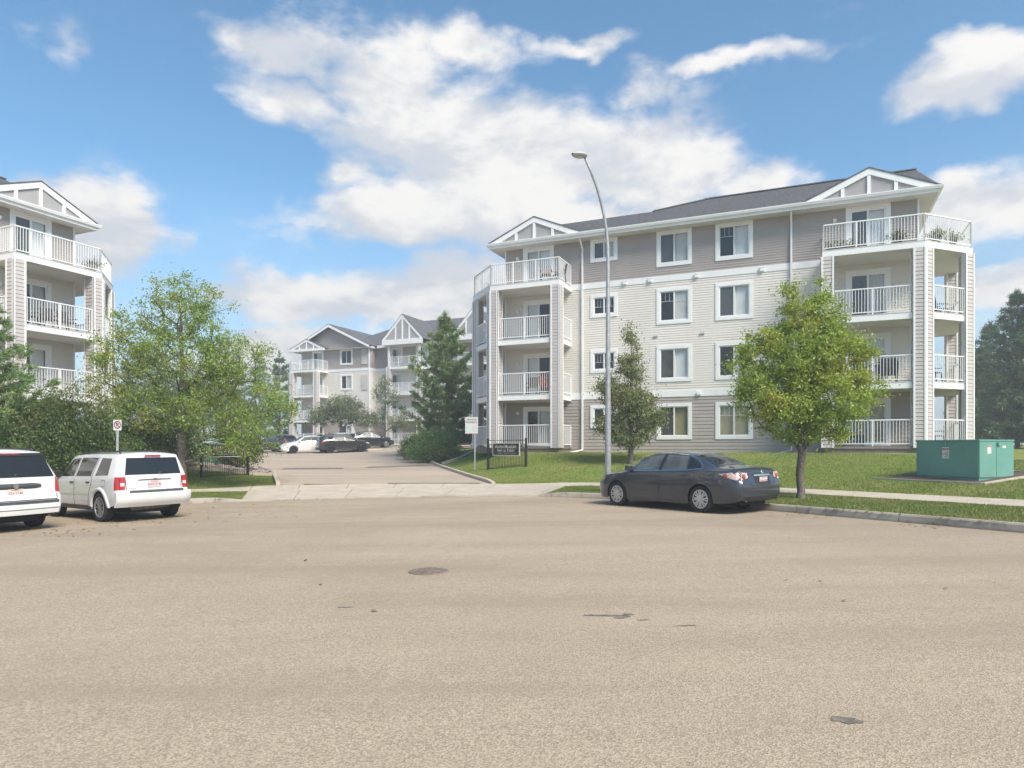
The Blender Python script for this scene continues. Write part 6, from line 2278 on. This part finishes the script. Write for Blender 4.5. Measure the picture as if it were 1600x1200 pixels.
# ---- rock mulch behind the left lawn, mulch bed under the pine
rb = bed('rock_bed', [tuple(px_at(px, d)[:2]) for px, d in ((262, 31.2), (300, 31.0), (345, 31.2), (395, 31.4), (426, 31.6), (418, 34.5), (370, 36), (310, 35.5), (265, 34.5))], mat('rock_bed_soil', (.19, .155, .13), .95, .3, 6, .8, 30), .05)
STONE = mat('rock_mulch', (.33, .275, .245), .9, .35, 3.0, .5, 20, c2=(.16, .13, .125))
rs = np.random.default_rng(3)
proto = MB()
def rock_mesh(seed):
    r_ = np.random.default_rng(seed)
    bm_ = bmesh.new(); bmesh.ops.create_icosphere(bm_, subdivisions=1, radius=1.0)
    for v in bm_.verts:
        v.co *= float(r_.uniform(.72, 1.12)); v.co.z *= .62
    me = bpy.data.meshes.new('rock'); bm_.to_mesh(me); bm_.free(); me.materials.append(STONE)
    return me
RM = [rock_mesh(i) for i in range(5)]
for k in range(150):
    px = rs.uniform(264, 426); d = rs.uniform(31.2, 34.6)
    q_ = px_at(px, d)
    o = bpy.data.objects.new('rock', RM[k % 5]); col.objects.link(o)
    o.parent = rb
    s_ = float(rs.uniform(.09, .2))
    o.location = (q_.x, q_.y, q_.z + .10); o.scale = (s_, s_ * 1.1, s_); o.rotation_euler = (0, 0, float(rs.uniform(0, 6)))
edging([tuple(px_at(px, d)[:2]) for px, d in ((258, 30.9), (300, 30.7), (345, 30.9), (395, 31.1), (428, 31.3))], rb, .14, .16)

mpts = [(-4.2, 40.0), (-5.6, 46), (-7.4, 53.5), (-8.3, 57.0), (-6.5, 57.0), (-3.8, 54), (-2.4, 48), (-1.9, 42.5), (-2.6, 40.2)]
pb_ = bed('mulch_bed', mpts, MULCH, .05)
edging([(-4.1, 39.8), (-2.9, 40.4), (-1.8, 42.6), (-2.2, 48)], pb_, .16, .16)

# ---- leaning marker post in the lot and its concrete island
p = at(563, 703)
lpst = empty('marker_post', (p.x, p.y, p.z))
tag(lpst, 'leaning pale steel marker post beside the graphite crossover', 'post')
hh = (700 - 668) / F * p.y + CAMZ - p.z
MB().bar((0, 0, -.05), (-.62, 0, hh), .10, .05).build('post', mat('post_pale', (.60, .60, .60), .5, .08, 5), lpst)
MB().box(-.72, -.54, -.035, -.02, hh - .55, hh - .05).build('reflector_plate', SIGNWHITE, lpst)
isl = MB()
a, c = at(527, 707), at(597, 703.5)
isl_o = MB().bar((a.x, a.y, a.z + .05), (c.x, c.y, c.z + .05), .35, .18).build('parking_island', CONC, None, bevel=.05)
isl_o['kind'] = 'structure'

# ================================================================== THINGS ON THE BALCONIES
POT = mat('pot_dark', (.05, .045, .04), .7, .2, 6)
TERRA = mat('pot_pale', (.42, .39, .36), .7, .1, 6)
SPIKE = leaf_mat('spike_leaves', (.10, .05, .055), (.16, .075, .07), (.10, .12, .04), .2, .1)
LIME = leaf_mat('potato_vine', (.16, .22, .05), (.28, .33, .10), (.36, .32, .14), .3, .2)
def planter(pos, rz, kind, label, seed):
    rg = np.random.default_rng(seed)
    r = empty('planter', pos, rz)
    tag(r, label, 'planter')
    if kind == 'box':
        MB().box(-.62, .62, -.12, .12, 0, .20).build('box', POT, r)
        C = rg.uniform((-.66, -.2, .16), (.66, .2, .42), (420, 3))
        V, Fc = leaf_quads(C, .075, rg); fast_mesh('foliage', V, Fc, DARKLEAF, r)
    else:
        MB().lathe([(.0, .01), (.13, 0), (.19, .26), (.21, .27), (.21, .30), (.17, .30), (.16, .25), (0, .25)], 18).build('pot', POT if kind == 'dark' else TERRA, r, True)
        C = rg.normal(size=(300, 3)) * (.19, .19, .08) + (0, 0, .38)
        V, Fc = leaf_quads(C, .085, rg); fast_mesh('foliage', V, Fc, LIME if seed % 2 else DARKLEAF, r)
        n = 30
        Vs = []; Fs = []
        for k in range(n):
            a = rg.uniform(0, 6.28); el_ = rg.uniform(.7, 1.45); L_ = rg.uniform(.35, .62)
            dv_ = np.array([math.cos(a) * math.cos(el_), math.sin(a) * math.cos(el_), math.sin(el_)])
            s_ = np.array([-math.sin(a), math.cos(a), 0]) * .016
            b_ = np.array([0, 0, .30]); t_ = b_ + dv_ * L_
            o = len(Vs); Vs += [b_ - s_, b_ + s_, t_]; Fs.append((o, o + 1, o + 2))
        fast_mesh('spiky_leaves', np.array(Vs), np.array(Fs), SPIKE, r)
    return r
z4 = F4
planter(RB(12.35, -1.62, z4), ANG, 'box', 'dark trough of low green plants behind the top balcony railing', 1)
planter(RB(14.35, -1.55, z4), ANG, 'dark', 'dark pot of spiky red plant before the top balcony door', 2)
planter(RB(15.75, -1.10, z4), ANG, 'dark', 'pot with spikes and lime foliage at the chamfered end of the top balcony', 3)
planter(RB(16.40, -.42, z4), ANG, 'dark', 'pot with spikes and lime foliage next to the far corner column top', 5)
planter(LB(15.05, -1.55, z4), ANG + 1.57, 'pale', 'pale pot at the railing bend of the top balcony over the shrubs', 4)

def chair(pos, rz, m, label, slat=False):
    r = empty('patio_chair', pos, rz)
    tag(r, label, 'chair', None)
    MB().box(-.25, .25, -.24, .24, .40, .44).build('seat', m, r)
    if slat:
        for k in range(5):
            x = -.22 + k * .11
            MB().bar((x, .22, .42), (x, .36, .95), .07, .02, (1, 0, 0)).build('back_slat', m, r)
    else:
        MB().bar((0, .23, .42), (0, .34, .95), .50, .03, (0, 1, 0)).build('backrest', m, r)
    for sx in (-1, 1):
        for sy in (-1, 1):
            MB().bar((sx * .23, sy * .22, .41), (sx * .26, sy * .26, 0), .035, .035).build('leg', BLACKTRIM, r)
        MB().box(sx * .27 - .03, sx * .27 + .03, -.22, .24, .60, .63).build('armrest', m, r)
    return r
WOODY = mat('striped_fabric', (.24, .13, .07), .8, .4, 14)
DARKW = mat('dark_wicker', (.045, .043, .045), .8, .25, 20)
REDF = mat('red_fabric', (.45, .10, .075), .8, .15, 8)
chair(RB(-.95, -1.25, z4), ANG + .3, WOODY, 'brown slatted chair on the top balcony by the entrance sign side', True)
chair(RB(-.35, -1.0, z4), ANG - .8, DARKW, 'black patio chair next to the brown slatted chair')
chair(RB(-1.0, -1.05, F2), ANG + 2.9, REDF, 'red patio chair on the second storey balcony above the entrance sign')
chair(RB(-1.75, -1.1, F2), ANG + .2, DARKW, 'black patio chair beside the red one')
chair(RB(15.7, -.6, F2), ANG + 1.0, DARKW, 'dark chair on the second storey balcony over the utility cabinet')
chair(RB(16.1, .6, F3), ANG + 2.0, DARKW, 'dark folding chair on the third storey corner balcony')
chair(RB(15.75, -.75, F1), ANG + .7, DARKW, 'dark chair on the ground floor corner deck behind the green cabinet')
for i, (s_, a) in enumerate(((12.55, .3), (13.4, -.2), (14.2, .1))):
    chair(LB(s_, -1.2, F3), ANG + 1.57 + a, DARKW, ['dark wicker chair before the sliding door of the balcony over the shrubs', 'dark wicker chair in the middle of that furnished balcony over the shrubs', 'dark wicker chair nearest the open corner of the furnished balcony'][i])
# barbecue
bq = empty('barbecue', RB(14.0, -1.35, F2), ANG)
tag(bq, 'black covered barbecue on the second storey balcony beside the clad column', 'barbecue')
MB().xz([(-.36, .32), (.36, .32), (.38, .80), (.30, 1.0), (-.30, 1.0), (-.38, .80)], -.28, .28).build('hood', mat('bbq_cover', (.018, .022, .03), .6, .2, 6), bq, bevel=.03)
for sx in (-1, 1):
    for sy in (-1, 1):
        MB().box(sx * .33 - .02, sx * .33 + .02, sy * .24 - .02, sy * .24 + .02, 0, .34).build('leg', BLACKTRIM, bq)
MB().box(-.75, -.40, -.24, .24, .72, .75).build('side_shelf', BLACKTRIM, bq)
st_ = empty('storage_bench', RB(12.7, -1.5, F1), ANG)
tag(st_, 'low black storage bench on the ground floor deck behind the young ash', 'bench')
MB().box(-.45, .45, -.22, .22, .04, .42).build('box', DARKW, st_)
MB().box(-.47, .47, -.24, .24, .42, .47).build('lid', DARKW, st_)

# ================================================================== GRASS AND FALLEN LEAVES
def in_lawn(x, y, D):
    on = (D > .22) & ((D < 2.88) | (D > 4.42))
    dr = (x > xl(y) - .05) & (x < xr(y) + .22) & (y < 75)
    on &= ~(dr & (D > 0))
    ap = (D < 2.9) & (x > -8.65) & (x < .95)
    on &= ~ap
    # building footprints, beds
    for o_, lo, hi in ((bR, (-6.0, -2.0), (17.4, 14)), (bL, (-6, -2.0), (17.4, 14))):
        M_ = o_.matrix_basis.inverted()
        lx = M_[0][0] * x + M_[0][1] * y + M_[0][3]; ly = M_[1][0] * x + M_[1][1] * y + M_[1][3]
        on &= ~((lx > lo[0]) & (lx < hi[0]) & (ly > lo[1]) & (ly < hi[1]))
    rel = np.stack([x - c0.x, y - c0.y], -1)
    a = rel @ np.array([ud.x, ud.y]); c = rel @ np.array([ld.x, ld.y])
    on &= ~((a > -.5) & (a < Wd + .6) & (c > -.32) & (c < Ld + .6))
    return on
rg = np.random.default_rng(17)
pts_ = []
def scatter(n, t0, t1, D0, D1):
    t_ = rg.uniform(arc_at_x(t0), arc_at_x(t1), n); D_ = rg.uniform(D0, D1, n)
    x, y = cpos(t_, D_)
    D2 = Dist(x, y)
    k = in_lawn(x, y, D2) & (y > 8) & (np.abs(x / y) < .82) & (y < 40)
    z = G(x, y, D2)
    return np.stack([x[k], y[k], z[k]], 1)
BL_ = np.vstack([scatter(95000, .6, 11, .2, 2.9), scatter(170000, -6, 12, 4.4, 13), scatter(26000, -14, -8.4, .2, 2.9), scatter(60000, -15, -8.0, 4.4, 10)])
n = len(BL_)
a = rg.uniform(0, 2 * np.pi, n); hgt = rg.uniform(.022, .055, n)
sx = np.stack([np.cos(a), np.sin(a), np.zeros(n)], 1) * rg.uniform(.006, .013, n)[:, None]
tip = np.stack([rg.normal(size=n) * .02, rg.normal(size=n) * .02, hgt], 1)
base_ = BL_ - np.array([0, 0, .006])
Vb = np.stack([base_ - sx, base_ + sx, base_ + tip], 1).reshape(-1, 3)
gr = fast_mesh('grass', Vb, np.arange(n * 3).reshape(-1, 3), leaf_mat('grass_blades', (.130, .190, .034), (.220, .290, .062), (.340, .310, .120), .35, .10))
tag(gr, 'short mown grass on the lawns and boulevard strips', 'grass', kind='stuff')

fl = []
for (px, py, n_, sx_, sy_) in ((200, 812, 170, 110, 10), (360, 800, 60, 120, 14), (100, 832, 70, 90, 8), (700, 722, 200, 55, 10), (660, 708, 120, 40, 4), (440, 752, 90, 14, 16), (480, 790, 26, 90, 16), (1300, 806, 60, 90, 4), (1480, 822, 40, 80, 4),
                              (1200, 735, 60, 220, 18), (1450, 775, 30, 120, 12), (900, 735, 40, 70, 16), (340, 755, 60, 60, 8), (620, 900, 7, 420, 110), (1250, 900, 4, 250, 70)):
    k = 0
    while k < n_:
        q_ = at(px + rg.normal() * sx_ * .6, min(1150, max(704, py + rg.normal() * sy_ * .6)))
        fl.append((q_.x, q_.y, q_.z + .014)); k += 1
fl = np.array(fl)
n = len(fl)
a = rg.uniform(0, 6.28, n); s_ = rg.uniform(.022, .055, n)
u_ = np.stack([np.cos(a), np.sin(a), rg.uniform(-.25, .35, n)], 1) * s_[:, None]; v_ = np.stack([-np.sin(a), np.cos(a), rg.uniform(-.2, .3, n)], 1) * s_[:, None] * .55
Vl = np.stack([fl - u_, fl + v_, fl + u_, fl - v_], 1).reshape(-1, 3)
Fl = np.arange(n * 4).reshape(-1, 4)
lv = fast_mesh('fallen_leaves', Vl, Fl, leaf_mat('dry_leaves', (.20, .12, .055), (.36, .23, .10), (.42, .33, .12), .1, .2))
tag(lv, 'dry fallen leaves along the gutters and the driveway edge', 'leaves', kind='stuff')

# ================================================================== HAZE
HAZE = 0.0026
if HAZE:
    hz = MB().box(-260, 260, -120, 420, -12, 24).build('haze', mat('haze_surface', (1, 1, 1)))
    m = bpy.data.materials.new('thin_smoke_haze')
    m.use_nodes = True
    t = NT(m.node_tree)
    t.n.remove(t.n['Principled BSDF'])
    pv = t.new('ShaderNodeVolumePrincipled')
    pv.inputs['Color'].default_value = (.90, .91, .92, 1)
    pv.inputs['Density'].default_value = HAZE
    pv.inputs['Anisotropy'].default_value = .2
    t.link(pv.outputs[0], t.n['Material Output'].inputs['Volume'])
    hz.data.materials.clear(); hz.data.materials.append(m)
    hz['kind'] = 'stuff'
    tag(hz, 'thin pale smoke haze over the whole street', 'haze')
